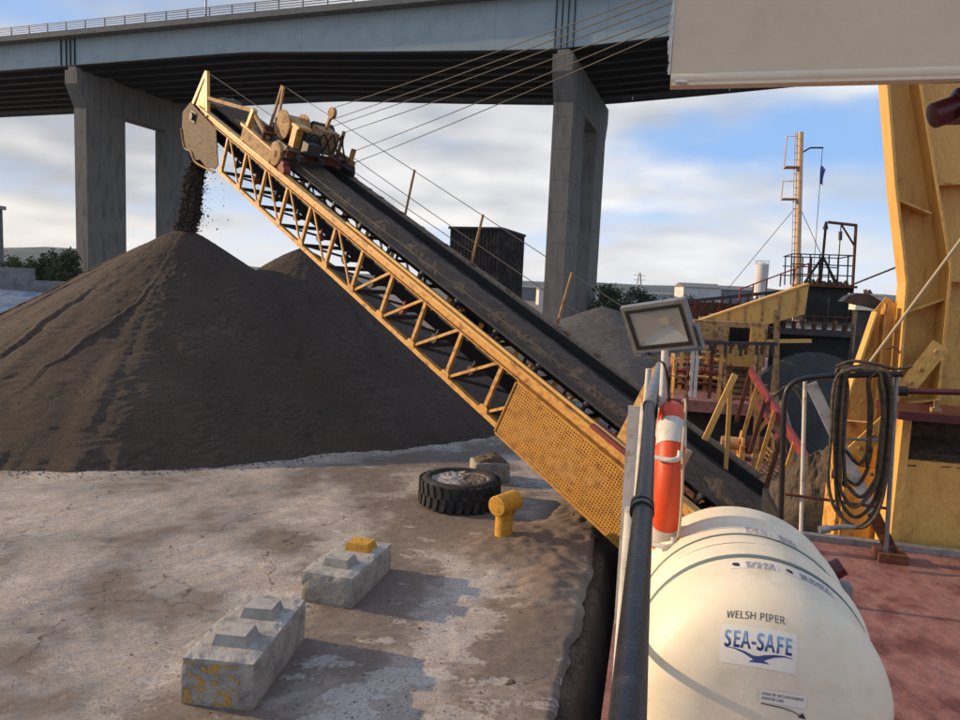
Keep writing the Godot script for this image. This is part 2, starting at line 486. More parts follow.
func make_ground() -> void:
	var n1 := FastNoiseLite.new()
	n1.seed = 4; n1.frequency = 0.35; n1.fractal_octaves = 5; n1.noise_type = FastNoiseLite.TYPE_SIMPLEX_SMOOTH
	var n2 := FastNoiseLite.new()
	n2.seed = 9; n2.frequency = 1.4; n2.fractal_octaves = 4; n2.noise_type = FastNoiseLite.TYPE_SIMPLEX_SMOOTH
	var n3 := FastNoiseLite.new()
	n3.seed = 14; n3.frequency = 9.0; n3.fractal_octaves = 3; n3.noise_type = FastNoiseLite.TYPE_SIMPLEX
	# the yard slab: its print of dry laitance, brown silt and cracks
	var t0 := -14.5
	var t1 := -0.72
	var a0 := 4.0
	var a1 := 22.0
	var S := 1600
	var im := Image.create(S, S, false, Image.FORMAT_RGB8)
	var silt := Color8(102, 86, 72)
	var dry := Color8(158, 146, 134)
	var pale := Color8(186, 180, 172)
	var grey := Color8(122, 117, 112)
	for j in S:
		var a := a0 + (a1 - a0) * (j + 0.5) / S
		for i in S:
			var t := t0 + (t1 - t0) * (i + 0.5) / S
			var p := n1.get_noise_2d(t * 1.0, a * 0.8)
			var q := n2.get_noise_2d(t * 0.8 - a * 0.35, a * 1.3)
			var g := n3.get_noise_2d(t, a)
			var c := dry.lerp(grey, clampf(0.45 + p * 1.6 + q * 0.4, 0, 1))
			# brown silt lies thicker towards the edge of the quay
			var edge := smoothstep(-7.5, -3.2, t + (a - 9.0) * 0.12)
			var s := smoothstep(0.05, 0.42, p * 0.8 + q * 0.35 + g * 0.08 + edge * 0.42 - 0.06)
			c = c.lerp(silt, s * 0.66)
			# pale laitance patches near the edge and in streaks across the yard
			var w := smoothstep(0.10, 0.30, q * 0.7 - p * 0.55 + g * 0.16 - 0.05 + 0.12 * smoothstep(-4.5, -2.5, t) * smoothstep(12.0, 9.5, a))
			c = c.lerp(pale, w * 0.60 * (0.55 + 0.45 * edge))
			c = c.lerp(silt, clampf(spill(t, a) * 6.5 - 0.1 + g * 0.3, 0, 0.93))
			# grit pressed into the slab
			if g > 0.42: c = c.lerp(Color8(70, 62, 56), minf(1.0, (g - 0.42) * 4.0) * 0.6)
			c = c * (1.0 + g * 0.14)
			im.set_pixel(i, j, c)
	# cracks wander across the slab and branch
	rng.seed = 8
	var paths := [[[-6.75, 5.93], [-6.86, 6.37], [-7.0, 6.85], [-7.04, 7.28], [-7.06, 7.8]], [[-7.06, 7.8], [-6.61, 7.89], [-5.91, 8.01], [-5.3, 7.97]], [[-9.77, 8.65], [-10.07, 9.55], [-10.41, 10.51], [-10.48, 11.41], [-10.28, 12.31]], [[-7.32, 7.98], [-7.38, 8.57], [-7.24, 9.02], [-7.34, 9.65], [-7.25, 10.17], [-7.16, 11.0], [-6.98, 11.86]], [[-5.14, 8.75], [-5.36, 9.3], [-5.75, 9.78], [-5.85, 10.59], [-5.67, 11.35], [-5.33, 12.2], [-5.44, 13.3]], [[-6.65, 7.94], [-6.72, 8.66], [-6.27, 8.42], [-5.87, 8.02]], [[-5.82, 9.14], [-5.88, 9.74], [-5.59, 10.3]], [[-8.09, 11.11], [-7.78, 11.68], [-7.48, 12.06]], [[-8.84, 7.82], [-8.36, 7.78], [-7.77, 7.82], [-7.2, 7.88]], [[-4.33, 7.57], [-3.92, 7.21], [-3.65, 6.96], [-3.32, 6.75]]]
	for k in 16:
		var o := Vector2(rng.randf_range(-12.0, -5.0), rng.randf_range(6.5, 14.0))
		var br := []
		var dir := rng.randf() * TAU
		for m in 5:
			br.append([o.x, o.y])
			dir += rng.randf_range(-0.6, 0.6)
			o += Vector2(cos(dir), sin(dir)) * 0.32
		paths.append(br)
	for k in paths.size():
		var pth: Array = paths[k]
		var wide := 2.2 if k < 6 else 1.2
		for m in pth.size() - 1:
			var pa := Vector2(pth[m][0], pth[m][1])
			var pb := Vector2(pth[m + 1][0], pth[m + 1][1])
			var steps := int(pa.distance_to(pb) / 0.006)
			for s in steps:
				var q := pa.lerp(pb, float(s) / steps)
				q += Vector2(n2.get_noise_2d(q.x * 1.6, q.y * 1.6), n2.get_noise_2d(q.y * 1.6 + 40, q.x * 1.6)) * 0.22 + Vector2(n3.get_noise_2d(q.x * 0.7, q.y * 0.7), n3.get_noise_2d(q.y, q.x)) * 0.02
				var x := (q.x - t0) / (t1 - t0) * S
				var y := (q.y - a0) / (a1 - a0) * S
				var wd := wide * (0.7 + 0.7 * n2.get_noise_2d(q.x * 3.0, q.y * 3.0 + 9.0) + rng.randf() * 0.3)
				for dx in range(-3, 4):
					for dy in range(-3, 4):
						var px := int(x) + dx
						var py := int(y) + dy
						if px < 0 or py < 0 or px >= S or py >= S: continue
						var fall := 1.0 - Vector2(px - x, py - y).length() / maxf(wd, 0.3)
						if fall > 0.0:
							im.set_pixel(px, py, im.get_pixel(px, py).lerp(Color8(66, 56, 49), minf(0.3, fall * 0.3)))
	var gm := StandardMaterial3D.new()
	gm.albedo_texture = ImageTexture.create_from_image(im)
	gm.texture_repeat = false
	gm.roughness = 0.9
	M["yard_slab"] = gm
	var b := MB.new()
	var nt := 230
	var na := 250
	var vs := PackedVector3Array()
	var ns := PackedVector3Array()
	var uvs := PackedVector2Array()
	for j in na + 1:
		var a := a0 + (a1 - a0) * j / na
		for i in nt + 1:
			var u := float(i) / nt
			var t := t0 + (t1 - t0) * u
			var rag := 0.0
			if i > nt - 5: rag = 0.1 * n2.get_noise_2d(a * 0.8, 7.0) * (i - nt + 5) / 5.0
			var y := 0.035 + 0.022 * n1.get_noise_2d(t, a) + 0.014 * n2.get_noise_2d(t * 1.5, a * 1.5) + 0.008 * n3.get_noise_2d(t * 0.8, a * 0.8) + spill(t, a) * (1.0 + 0.35 * n2.get_noise_2d(t * 2, a * 2))
			if i == nt: y -= 0.05
			vs.append(Vector3(t + rag, y, -a))
			uvs.append(Vector2(u, float(j) / na))
	for j in na + 1:
		for i in nt + 1:
			var l := vs[j * (nt + 1) + maxi(i - 1, 0)]
			var r := vs[j * (nt + 1) + mini(i + 1, nt)]
			var d := vs[maxi(j - 1, 0) * (nt + 1) + i]
			var u2 := vs[mini(j + 1, na) * (nt + 1) + i]
			var nn := (u2 - d).cross(r - l).normalized()
			if nn.y < 0: nn = -nn
			ns.append(nn)
	var ix := func(i: int, j: int) -> int: return j * (nt + 1) + i
	for j in na:
		for i in nt:
			for k in [[0, 0], [0, 1], [1, 1], [0, 0], [1, 1], [1, 0]]:
				var id: int = ix.call(i + k[0], j + k[1])
				b.v.append(vs[id]); b.n.append(ns[id]); b.uv.append(uvs[id])
	var ax := Basis(Vector3.UP, -SHIP_TURN)
	# windings: checked once for the whole sheet
	if (b.v[1] - b.v[0]).cross(b.v[2] - b.v[0]).y > 0:
		for i in range(0, b.v.size(), 3):
			var x = b.v[i + 1]; b.v[i + 1] = b.v[i + 2]; b.v[i + 2] = x
			x = b.n[i + 1]; b.n[i + 1] = b.n[i + 2]; b.n[i + 2] = x
			var y = b.uv[i + 1]; b.uv[i + 1] = b.uv[i + 2]; b.uv[i + 2] = y
	solo(b, "quay_slab", gm, Vector3(t0, 0, -a0), "", "", ax, Vector3.ZERO, "", "structure")
	# the rest of the quay to the far bank
	b = MB.new()
	b.quad(sp(-2500, -0.03, -80), sp(-0.8, -0.03, -80), sp(-0.8, -0.03, 230), sp(-2500, -0.03, 230), Vector3.UP)
	b.quad(sp(-0.8, -0.03, -80), sp(-0.8, -0.03, 230), sp(-0.8, -4, 230), sp(-0.8, -4, -80), Vector3.RIGHT)
	solo(b, "quay", M.yard, sp(-0.8, -0.03, 0), "", "", ax, Vector3.ZERO, "", "structure")
	b = MB.new()
	b.quad(sp(-6000, -0.04, 229.9), sp(6000, -0.04, 229.9), sp(6000, -0.04, 7000), sp(-6000, -0.04, 7000), Vector3.UP)
	b.quad(sp(-0.7, -0.04, 229.9), sp(6000, -0.04, 229.9), sp(6000, -4, 229.9), sp(-0.7, -4, 229.9), Vector3.BACK)
	solo(b, "far_bank", M.far_land, sp(0, 0, 229.9), "", "", ax, Vector3.ZERO, "", "structure")
	b = MB.new()
	b.quad(sp(-0.8, -2.2, -80), sp(900, -2.2, -80), sp(900, -2.2, 229.8), sp(-0.8, -2.2, 229.8), Vector3.UP)
	solo(b, "river_water", M.water, sp(0, -2.2, 0), "", "", ax, Vector3.ZERO, "", "structure")
	# sand fallen on the ledge of the quay wall
	var lt := 34
	var la := 260
	var g2 := func(i: int, j: int) -> Vector3:
		var a := 4.0 + 14.0 * j / la
		var u := float(i) / lt
		var t := -1.5 + 1.15 * u
		var y: float = -0.02 + 0.10 * sin(minf(1.0, u * 1.5) * PI * 0.5) - 0.55 * pow(u, 3.0) * (0.8 + 0.6 * n1.get_noise_2d(a * 1.4, 3.0)) - 0.9 * pow(maxf(0.0, u - 0.8) / 0.2, 1.5) + 0.10 * n1.get_noise_2d(t * 2.2, a * 1.6) + 0.05 * n2.get_noise_2d(t * 1.2, a * 0.8) + 0.008 * n3.get_noise_2d(t * 0.7, a * 0.4)
		if i == 0: y = -0.06
		return Vector3(t, y, -a)
	b = sheet(lt, la, g2, Vector3.UP, func(p: Vector3) -> Color:
		var cc := 0.95 + 0.3 * n2.get_noise_2d(p.x * 2, p.z) + 0.2 * n3.get_noise_2d(p.x, p.z)
		return Color(0.185 * cc, 0.138 * cc, 0.098 * cc))
	solo(b, "sand_ledge", M.sand, sp(-0.8, -0.3, 10), "brown sand spilt along the broken edge of the quay", "sand", ax, Vector3.ZERO, "", "stuff")
	# crumbs of sand and stone on the slab
	b = MB.new()
	rng.seed = 5
	for k in 420:
		var a := rng.randf_range(5.5, 19.0)
		var t := -0.9 - absf(rng.randfn(0, 3.2)) if k < 600 else rng.randf_range(-13, -1)
		if t < -14: continue
		var s := rng.randf_range(0.005, 0.018) * (1.0 if k % 15 else 1.8)
		var y := 0.04 + spill(t, a)
		var cc := rng.randf_range(0.07, 0.26)
		b.tint = Color(cc * 1.1, cc * 0.9, cc * 0.75)
		var o := Vector3(t, y + s * 0.2, -a)
		var q := Basis(Vector3.UP, rng.randf() * TAU)
		var top := o + Vector3(0, s * 0.8, 0)
		var pts: Array[Vector3] = []
		for m in 5: pts.append(o + q * Vector3(cos(TAU * m / 5) * s * rng.randf_range(0.7, 1.5), -s * 0.4, sin(TAU * m / 5) * s * rng.randf_range(0.7, 1.3)))
		for m in 5: b.flat(top, pts[m], pts[(m + 1) % 5], pts[m] - o + Vector3.UP * s)
	# stones rolled to the foot of the piles
	for k in 1500:
		var second := k % 3 == 0
		var th := rng.randf_range(0.1, 2.9)
		var rr := (9.15 if second else 9.75) + absf(rng.randfn(0, 0.35)) - 0.25
		var w := Vector3(-6.7 if second else -10.2, 0, -26.3 if second else -24.3) + Vector3(cos(th), 0, sin(th)) * rr * (1.0 if second else 1.0 - 0.05 * cos(th - 0.5))
		var o := Basis(Vector3.UP, SHIP_TURN) * w
		var s := rng.randf_range(0.008, 0.026)
		var cc := rng.randf_range(0.05, 0.12)
		b.tint = Color(cc * 1.1, cc * 0.85, cc * 0.68)
		o.y = 0.045
		var pts: Array[Vector3] = []
		for m in 5: pts.append(o + Vector3(cos(TAU * m / 5) * s * rng.randf_range(0.7, 1.5), -s * 0.4, sin(TAU * m / 5) * s * rng.randf_range(0.7, 1.3)))
		for m in 5: b.flat(o + Vector3(0, s, 0), pts[m], pts[(m + 1) % 5], pts[m] - o + Vector3.UP * s)
	solo(b, "gravel_crumbs", M.leaf, sp(-3, 0, 9), "crumbs of sand and stone scattered over the concrete", "gravel", ax, Vector3.ZERO, "", "stuff")

# ---------------------------------------------------------------- sand piles
func sand_pile(called: String, label: String, apex: Vector3, foot: float, sd: int, gullies: Array, col: Color, rings := 130, secs := 420, lean := 0.0) -> void:
	var f := FastNoiseLite.new()
	f.seed = sd; f.frequency = 0.3; f.fractal_octaves = 5; f.noise_type = FastNoiseLite.TYPE_SIMPLEX_SMOOTH
	var g := FastNoiseLite.new()
	g.seed = sd + 1; g.frequency = 2.6; g.fractal_octaves = 4; g.noise_type = FastNoiseLite.TYPE_SIMPLEX_SMOOTH
	var H := apex.y
	var vs := PackedVector3Array()
	var cs := PackedColorArray()
	for i in rings + 1:
		var s := float(i) / rings
		for j in secs:
			var th := TAU * j / secs
			# steeper towards +x when lean > 0
			var R := foot * (1.0 - lean * cos(th - 0.5)) * (1.0 + 0.03 * f.get_noise_2d(cos(th) * 6, sin(th) * 6))
			var r := s * R + 0.16 * smoothstep(0.86, 1.0, s) * g.get_noise_2d(cos(th) * 5, sin(th) * 5)
			var x := cos(th) * r
			var z := sin(th) * r
			# straight flank, rounded crown, slightly run-out toe
			var y := H * (1.0 - pow(s, 1.025))
			y -= 0.08 * exp(-pow(r / 0.45, 2))
			var wob := f.get_noise_2d(x, z)
			y += (0.09 * wob) * minf(1.0, s * 4.0) * minf(1.0, (1 - s) * 8.0)
			# avalanche bedding: thin ledges that follow the level lines, and loose grain
			var lv := y * 7.5 + wob * 4.0 + 1.2 * g.get_noise_2d(th * 3.0, y * 0.8)
			y += 0.008 * sin(lv * TAU * 0.45) * clampf(0.4 + 1.4 * g.get_noise_2d(x * 0.3, z * 0.3), 0, 1) + 0.013 * g.get_noise_3d(x, y * 3.0, z) + 0.01 * g.get_noise_3d(x * 3.1, y * 7.0, z * 3.1)
			var dark := 0.0
			for k in gullies:       # [angle, from s, to s, bend, depth, width]
				if s < k[1] or s > k[2]: continue
				var m: float = (s - k[1]) / (k[2] - k[1])
				var dth := wrapf(th - (k[0] + k[3] * m + 0.05 * f.get_noise_2d(s * 30.0, k[0] * 9.0)), -PI, PI) * r
				var fade := sin(PI * clampf(m, 0.0, 1.0))
				var w: float = k[5]
				y -= k[4] * fade * (exp(-pow(dth / w, 2)) - 0.75 * exp(-pow((dth - w * 2.0) / (w * 1.2), 2)))
			vs.append(Vector3(x, maxf(y, -0.05), z))
			var t := 1.0 + 0.3 * wob + 0.16 * g.get_noise_3d(x * 0.6, y * 3.0, z * 0.6)
			t *= 1.0 + 0.30 * sin(lv * TAU * 0.9) * clampf(0.5 + 1.3 * g.get_noise_2d(x * 0.2, z * 0.2 + 7.0), 0, 1) + 0.24 * g.get_noise_3d(x * 1.2, y * 9.0, z * 1.2)
			cs.append(Color(col.r * t, col.g * t * (1.0 + 0.05 * wob), col.b * t * (1.0 + 0.08 * wob)))
	var b := MB.new()
	var ns := PackedVector3Array()
	for i in rings + 1:
		for j in secs:
			var l := vs[i * secs + (j + secs - 1) % secs]
			var r := vs[i * secs + (j + 1) % secs]
			var d := vs[maxi(i - 1, 0) * secs + j]
			var u := vs[mini(i + 1, rings) * secs + j]
			var nn := (u - d).cross(r - l)
			if nn.y < 0: nn = -nn
			ns.append(Vector3.UP if i == 0 else nn.normalized())
	for i in rings:
		for j in secs:
			var q := (j + 1) % secs
			for id in [i * secs + j, (i + 1) * secs + q, i * secs + q, i * secs + j, (i + 1) * secs + j, (i + 1) * secs + q]:
				b.v.append(vs[id]); b.n.append(ns[id]); b.c.append(cs[id])
	var o := MeshInstance3D.new()
	o.name = numbered(called)
	o.mesh = mesh_of(b, Vector3.ZERO)
	o.material_override = M.sand
	add_child(o)
	o.position = Vector3(apex.x, 0, apex.z)
	tag(o, label, "sand pile", "stockpiles on the quay")

func make_piles() -> void:
	var wet := Color(0.094, 0.067, 0.049)
	# angles run from +x towards +z (towards the camera is PI / 2)
	sand_pile("sand_pile", "tall dark brown sand cone under the falling sand stream", Vector3(-10.2, 6.12, -24.3), 9.6, 101,
		[[2.35, 0.22, 0.80, 0.10, 0.05, 0.05], [2.62, 0.1, 0.85, 0.10, 0.09, 0.07], [2.86, 0.1, 0.8, 0.12, 0.10, 0.08], [1.42, 0.28, 0.8, 0.34, 0.06, 0.04], [1.95, 0.3, 0.85, 0.02, 0.07, 0.09]], wet, 210, 560, 0.05)
	sand_pile("sand_pile", "lower dark sand cone behind the conveyor truss, right of the tall cone", Vector3(-6.7, 5.72, -26.3), 9.0, 202,
		[[1.2, 0.3, 0.9, 0.2, 0.1, 0.15], [0.8, 0.2, 0.7, 0.1, 0.08, 0.1]], wet * 0.95, 150, 420)
	sand_pile("gravel_pile", "wide grey gravel mound behind the lower end of the conveyor", Vector3(6.6, 3.75, -38.5), 9.0, 303, [], Color(0.12, 0.116, 0.116), 60, 200)

func falling_sand() -> void:
	# the stream leaves the head drum and spreads as it falls on the cone
	var b := MB.new()
	rng.seed = 71
	var from := cw(1.0, -0.55, 19.55)
	var to := Vector3(-10.2, 5.9, -24.35)
	for k in 5200:
		var s := pow(rng.randf(), 0.9)
		var c := from.lerp(to, s)
		c.x += -0.30 * sin(PI * minf(s * 1.2, 1.0)) * 0.6
		var loose := 1.0 if k % 22 else 2.1
		var w := (0.27 + 0.12 * s) * loose
		var q := Vector3(rng.randfn(0, 0.5), rng.randf_range(-0.15, 0.15), rng.randfn(0, 0.55)) * w
		if loose > 1.5: q.x = absf(q.x) * 1.1
		var p := c + q
		var z := rng.randf_range(0.012, 0.042) * (1.3 if k % 13 == 0 else 0.8)
		var cc := rng.randf_range(0.7, 1.3)
		b.tint = Color(0.066 * cc, 0.05 * cc, 0.04 * cc)
		var r := Basis(Vector3(rng.randfn(), rng.randfn(), rng.randfn()).normalized(), rng.randf() * TAU)
		var t4: Array[Vector3] = [p + r * Vector3(z, 0, 0), p + r * Vector3(-z * 0.6, 0, z * 0.8), p + r * Vector3(-z * 0.6, 0, -z * 0.8), p + r * Vector3(0, z * 1.6, 0)]
		for m in [[0, 1, 2], [0, 1, 3], [1, 2, 3], [0, 2, 3]]:
			b.flat(t4[m[0]], t4[m[1]], t4[m[2]], (t4[m[0]] + t4[m[1]] + t4[m[2]]) / 3.0 - (t4[0] + t4[1] + t4[2] + t4[3]) / 4.0)
	# the dense core of the stream, lumpy
	var f := FastNoiseLite.new()
	f.seed = 3; f.frequency = 1.6; f.fractal_octaves = 4
	var core := func(i: int, j: int) -> Vector3:
		var s := float(i) / 120
		var c := from.lerp(to, s)
		c.x += -0.18 * sin(PI * minf(s * 1.2, 1.0))
		var th := TAU * j / 44
		var r := (0.21 + 0.10 * s) * (1.0 + 0.6 * f.get_noise_3d(cos(th), s * 5.0, sin(th)) + 0.5 * f.get_noise_3d(cos(th) * 3.5, s * 14.0, sin(th) * 3.5))
		return c + Vector3(cos(th) * r, 0, sin(th) * r)
	for i in 120:
		for j in 44:
			var cc := 0.85 + 0.4 * f.get_noise_2d(i * 0.7, j * 0.9)
			b.tint = Color(0.06 * cc, 0.046 * cc, 0.036 * cc)
			var p0: Vector3 = core.call(i, j)
			var p1: Vector3 = core.call(i, j + 1)
			var p2: Vector3 = core.call(i + 1, j + 1)
			var p3: Vector3 = core.call(i + 1, j)
			var out := p0 - from.lerp(to, i / 120.0)
			out.y = 0
			b.flat(p0, p1, p2, out); b.flat(p0, p2, p3, out)
	solo(b, "falling_sand", M.leaf, to, "dark stream of wet sand falling from the conveyor head", "sand stream", Basis(), Vector3.ZERO, "", "stuff")

# ---------------------------------------------------------------- road bridge
func make_bridge() -> void:
	# bridge axes: x along the deck to the right, y up, z towards the camera; origin over the right pier's near edge
	var ax := Basis(Vector3(0.9474, 0, 0.3201), Vector3.UP, Vector3(-0.3201, 0, 0.9474))
	var o := Vector3(6.74, 0, -83.24)
	var t := thing("road_bridge", "high road bridge with pale blue steel girders and dark underside across the sky", "bridge", Vector3(0, 31.4, 0), ax, o)
	var bottom := func(s: float) -> float:
		return 31.35 + 2.25 * pow(clampf(absf(s - 0.6) / 42.0, 0, 1), 1.15)
	var s0 := -150.0
	var s1 := 110.0
	var b := MB.new()
	b.box(Vector3(s0, 37.35, -25.3), Vector3(s1, 37.85, 1.45))
	part(b, "deck_slab", M.bridge_slab, t)
	# fascia girders: plates between splice joints, each plate of its own
	for e in [[0.0, 1.0], [-23.9, -1.0]]:
		var s := s0
		while s < s1 - 0.1:
			var q := minf(s + 13.0, s1)
			b = MB.new()
			var poly := PackedVector2Array()
			poly.append(Vector2(s + 0.012, 37.33)); poly.append(Vector2(q - 0.012, 37.33))
			for k in 9:
				var u: float = q - 0.012 - (q - s - 0.024) * k / 8.0
				poly.append(Vector2(u, bottom.call(u)))
			b.plate(poly, Vector3(0, 0, e[0] - 0.03), Vector3.RIGHT, Vector3.UP, Vector3(0, 0, 0.06))
			part(b, "web_plate", M.bridge_blue, t)
			s = q
	# bottom flanges and longitudinal girders under the deck
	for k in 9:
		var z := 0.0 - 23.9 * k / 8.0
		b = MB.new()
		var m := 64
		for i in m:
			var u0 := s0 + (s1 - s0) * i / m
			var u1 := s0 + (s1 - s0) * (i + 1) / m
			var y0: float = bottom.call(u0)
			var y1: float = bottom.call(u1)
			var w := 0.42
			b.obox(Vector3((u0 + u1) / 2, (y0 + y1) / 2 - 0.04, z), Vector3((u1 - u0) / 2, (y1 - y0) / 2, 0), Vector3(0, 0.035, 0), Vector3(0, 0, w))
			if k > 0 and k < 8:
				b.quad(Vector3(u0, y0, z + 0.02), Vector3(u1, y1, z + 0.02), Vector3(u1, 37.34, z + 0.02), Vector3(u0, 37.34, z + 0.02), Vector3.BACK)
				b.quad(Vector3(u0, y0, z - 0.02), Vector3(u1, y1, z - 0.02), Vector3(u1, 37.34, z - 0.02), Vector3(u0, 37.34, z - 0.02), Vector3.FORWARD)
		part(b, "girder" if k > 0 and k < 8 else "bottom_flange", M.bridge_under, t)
	# cross frames between the girders
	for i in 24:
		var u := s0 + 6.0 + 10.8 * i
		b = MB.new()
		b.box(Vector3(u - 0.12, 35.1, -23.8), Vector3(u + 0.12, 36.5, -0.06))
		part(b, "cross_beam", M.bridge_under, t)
	# web stiffeners over the piers
	for u: float in [-73.4, -72.4, -71.6, -70.8, 0.2, 0.9, 1.6, 2.3]:
		b = MB.new()
		b.box(Vector3(u - 0.05, bottom.call(u), 0.033), Vector3(u + 0.05, 37.3, 0.24))
		part(b, "web_stiffener", M.bridge_under, t)
	# parapet
	b = MB.new()
	b.box(Vector3(s0, 37.853, 1.08), Vector3(s1, 38.12, 1.4))
	part(b, "parapet_kerb", M.bridge_slab, t)
	for y: float in [38.45, 38.75, 39.05, 39.28]:
		b = MB.new()
		b.box(Vector3(s0, y - 0.045, 1.17), Vector3(s1, y + 0.045, 1.27))
		part(b, "parapet_rail", M.galv, t)
	var pb := MB.new()
	pb.box(Vector3(-0.06, 0, -0.07), Vector3(0.06, 1.28, 0.07))
	var pm := mesh_of(pb, Vector3.ZERO)
	for i in 62:
		var p := MeshInstance3D.new()
		p.name = "parapet_post"
		p.mesh = pm
		p.material_override = M.galv
		t.add_child(p, true)
		p.position = Vector3(-128.0 + 3.55 * i, 38.1, 1.1) - org
	# far parapet, seen only as an edge
	b = MB.new()
	b.box(Vector3(s0, 37.853, -25.2), Vector3(s1, 38.9, -25.05))
	part(b, "far_parapet", M.bridge_slab, t)
	# street lamp on the bridge
	var l := thing("bridge_lamp", "slim grey lamp post rising from the bridge parapet", "lamp post", Vector3(-47.2, 37.86, 0.8), ax, o)
	b = MB.new()
	b.cone(Vector3(-47.2, 37.86, 0.8), Vector3(-47.2, 47.5, 0.8), 0.14, 0.08, 8)
	part(b, "post", M.galv, l)
	b = MB.new()
	b.bar(Vector3(-47.2, 47.4, 0.85), Vector3(-47.2, 47.9, -1.4), 0.1, 0.1)
	part(b, "arm", M.galv, l)
	b = MB.new()
	b.box(Vector3(-47.45, 47.75, -2.3), Vector3(-46.95, 47.95, -1.3))
	part(b, "lantern_head", M.galv, l)
	# piers: two columns and a crosshead each
	for q in [[-70.9, 33.35, "concrete bridge pier with two columns beyond the tall sand cone"], [1.35, 31.2, "concrete bridge pier with two columns behind the conveyor's middle"]]:
		var c: float = q[0]
		var top: float = q[1]
		var pr := thing("bridge_pier", q[2], "bridge pier", Vector3(c, 0, -12), ax, o, "piers of the road bridge")
		for k in 2:
			var zn := -0.7 - 15.8 * k
			b = MB.new()
			# columns built in lifts, each joint a thin recess
			var y := -1.0
			while y < top - 5.4:
				var yt := minf(y + 3.6, top - 5.35)
				b.box(Vector3(c - 1.15, y, zn - 7.2), Vector3(c + 1.15, yt - 0.035, zn))
				b.box(Vector3(c - 1.12, yt - 0.035, zn - 7.17), Vector3(c + 1.12, yt, zn - 0.03))
				y = yt
			part(b, "column", M.concrete_pier, pr)
		b = MB.new()
		var poly := PackedVector2Array([Vector2(0.75, top - 0.5), Vector2(0.75, top - 2.4), Vector2(-0.68, top - 5.34), Vector2(-23.7, top - 5.34), Vector2(-25.0, top - 2.4), Vector2(-25.0, top - 0.5)])
		b.plate(poly, Vector3(c - 1.16, 0, 0), Vector3(0, 0, 1), Vector3.UP, Vector3(2.32, 0, 0))
		part(b, "crosshead", M.concrete_pier, pr)
		for z: float in [0.0, -6.0, -12.0, -18.0, -23.9]:
			b = MB.new()
			b.box(Vector3(c - 0.7, top - 0.497, z - 0.55), Vector3(c + 0.7, top - 0.02, z + 0.55))
			part(b, "bearing", M.concrete_wall, pr)

# ---------------------------------------------------------------- things on the quay
func chamfer_block(w: float, h: float, l: float, e: float, sd: int, rough := 0.012) -> MB:
	# a cast block with worn arrises: a subdivided box whose corners are pulled in
	var b := MB.new()
	var f := FastNoiseLite.new()
	f.seed = sd; f.frequency = 2.2; f.fractal_octaves = 4
	var fn := func(p: Vector3) -> Vector3:
		var q := p
		var hx := w / 2
		var hz := l / 2
		var inn := Vector3(clampf(q.x, -hx + e, hx - e), clampf(q.y, e, h - e), clampf(q.z, -hz + e, hz - e))
		var d := q - inn
		if d.length() > 0.0001:
			q = inn + d.normalized() * minf(d.length(), e)
		var near_edge := 0
		if absf(p.x) > hx - 0.08: near_edge += 1
		if absf(p.z) > hz - 0.08: near_edge += 1
		if p.y > h - 0.08: near_edge += 1
		var k := rough * (0.35 if near_edge < 2 else 2.0)
		return q - d.normalized() * k * maxf(0.0, f.get_noise_3dv(p * 2.0) + 0.2) if d.length() > 0.0001 else q
	var faces := [[Vector3(1, 0, 0), Vector3(0, 1, 0), Vector3(0, 0, 1)], [Vector3(0, 1, 0), Vector3(0, 0, 1), Vector3(1, 0, 0)], [Vector3(0, 0, 1), Vector3(1, 0, 0), Vector3(0, 1, 0)]]
	var half := Vector3(w / 2, h / 2, l / 2)
	var cen := Vector3(0, h / 2, 0)
	for fc in faces:
		for s: float in [-1.0, 1.0]:
			var n: Vector3 = fc[0] * s
			var u: Vector3 = fc[1]
			var v: Vector3 = fc[2]
			var nu := int(ceil(2 * absf(half.dot(u)) / 0.06))
			var nv := int(ceil(2 * absf(half.dot(v)) / 0.06))
			var pos := func(i: int, j: int) -> Vector3:
				var p := cen + n * absf(half.dot(n)) + u * half.dot(u) * (2.0 * i / nu - 1) + v * half.dot(v) * (2.0 * j / nv - 1)
				return fn.call(p)
			for i in nu:
				for j in nv:
					var p0: Vector3 = pos.call(i, j)
					var p1: Vector3 = pos.call(i + 1, j)
					var p2: Vector3 = pos.call(i + 1, j + 1)
					var p3: Vector3 = pos.call(i, j + 1)
					b.flat(p0, p1, p2, n); b.flat(p0, p2, p3, n)
	return b

func stud(b: MB, c: Vector3, w: float, l: float, h: float) -> void:
	# a pyramid key with a flat top
	var k := 0.82
	var lo: Array[Vector3] = []
	var hi: Array[Vector3] = []
	for s in [[-1, -1], [1, -1], [1, 1], [-1, 1]]:
		lo.append(c + Vector3(s[0] * w / 2, 0, s[1] * l / 2))
		hi.append(c + Vector3(s[0] * w / 2 * k, h, s[1] * l / 2 * k))
	for i in 4:
		b.flat(lo[i], lo[(i + 1) % 4], hi[(i + 1) % 4], (lo[i] + lo[(i + 1) % 4]) / 2 - c)
		b.flat(lo[i], hi[(i + 1) % 4], hi[i], (lo[i] + lo[(i + 1) % 4]) / 2 - c)
	b.quad(hi[0], hi[1], hi[2], hi[3], Vector3.UP)

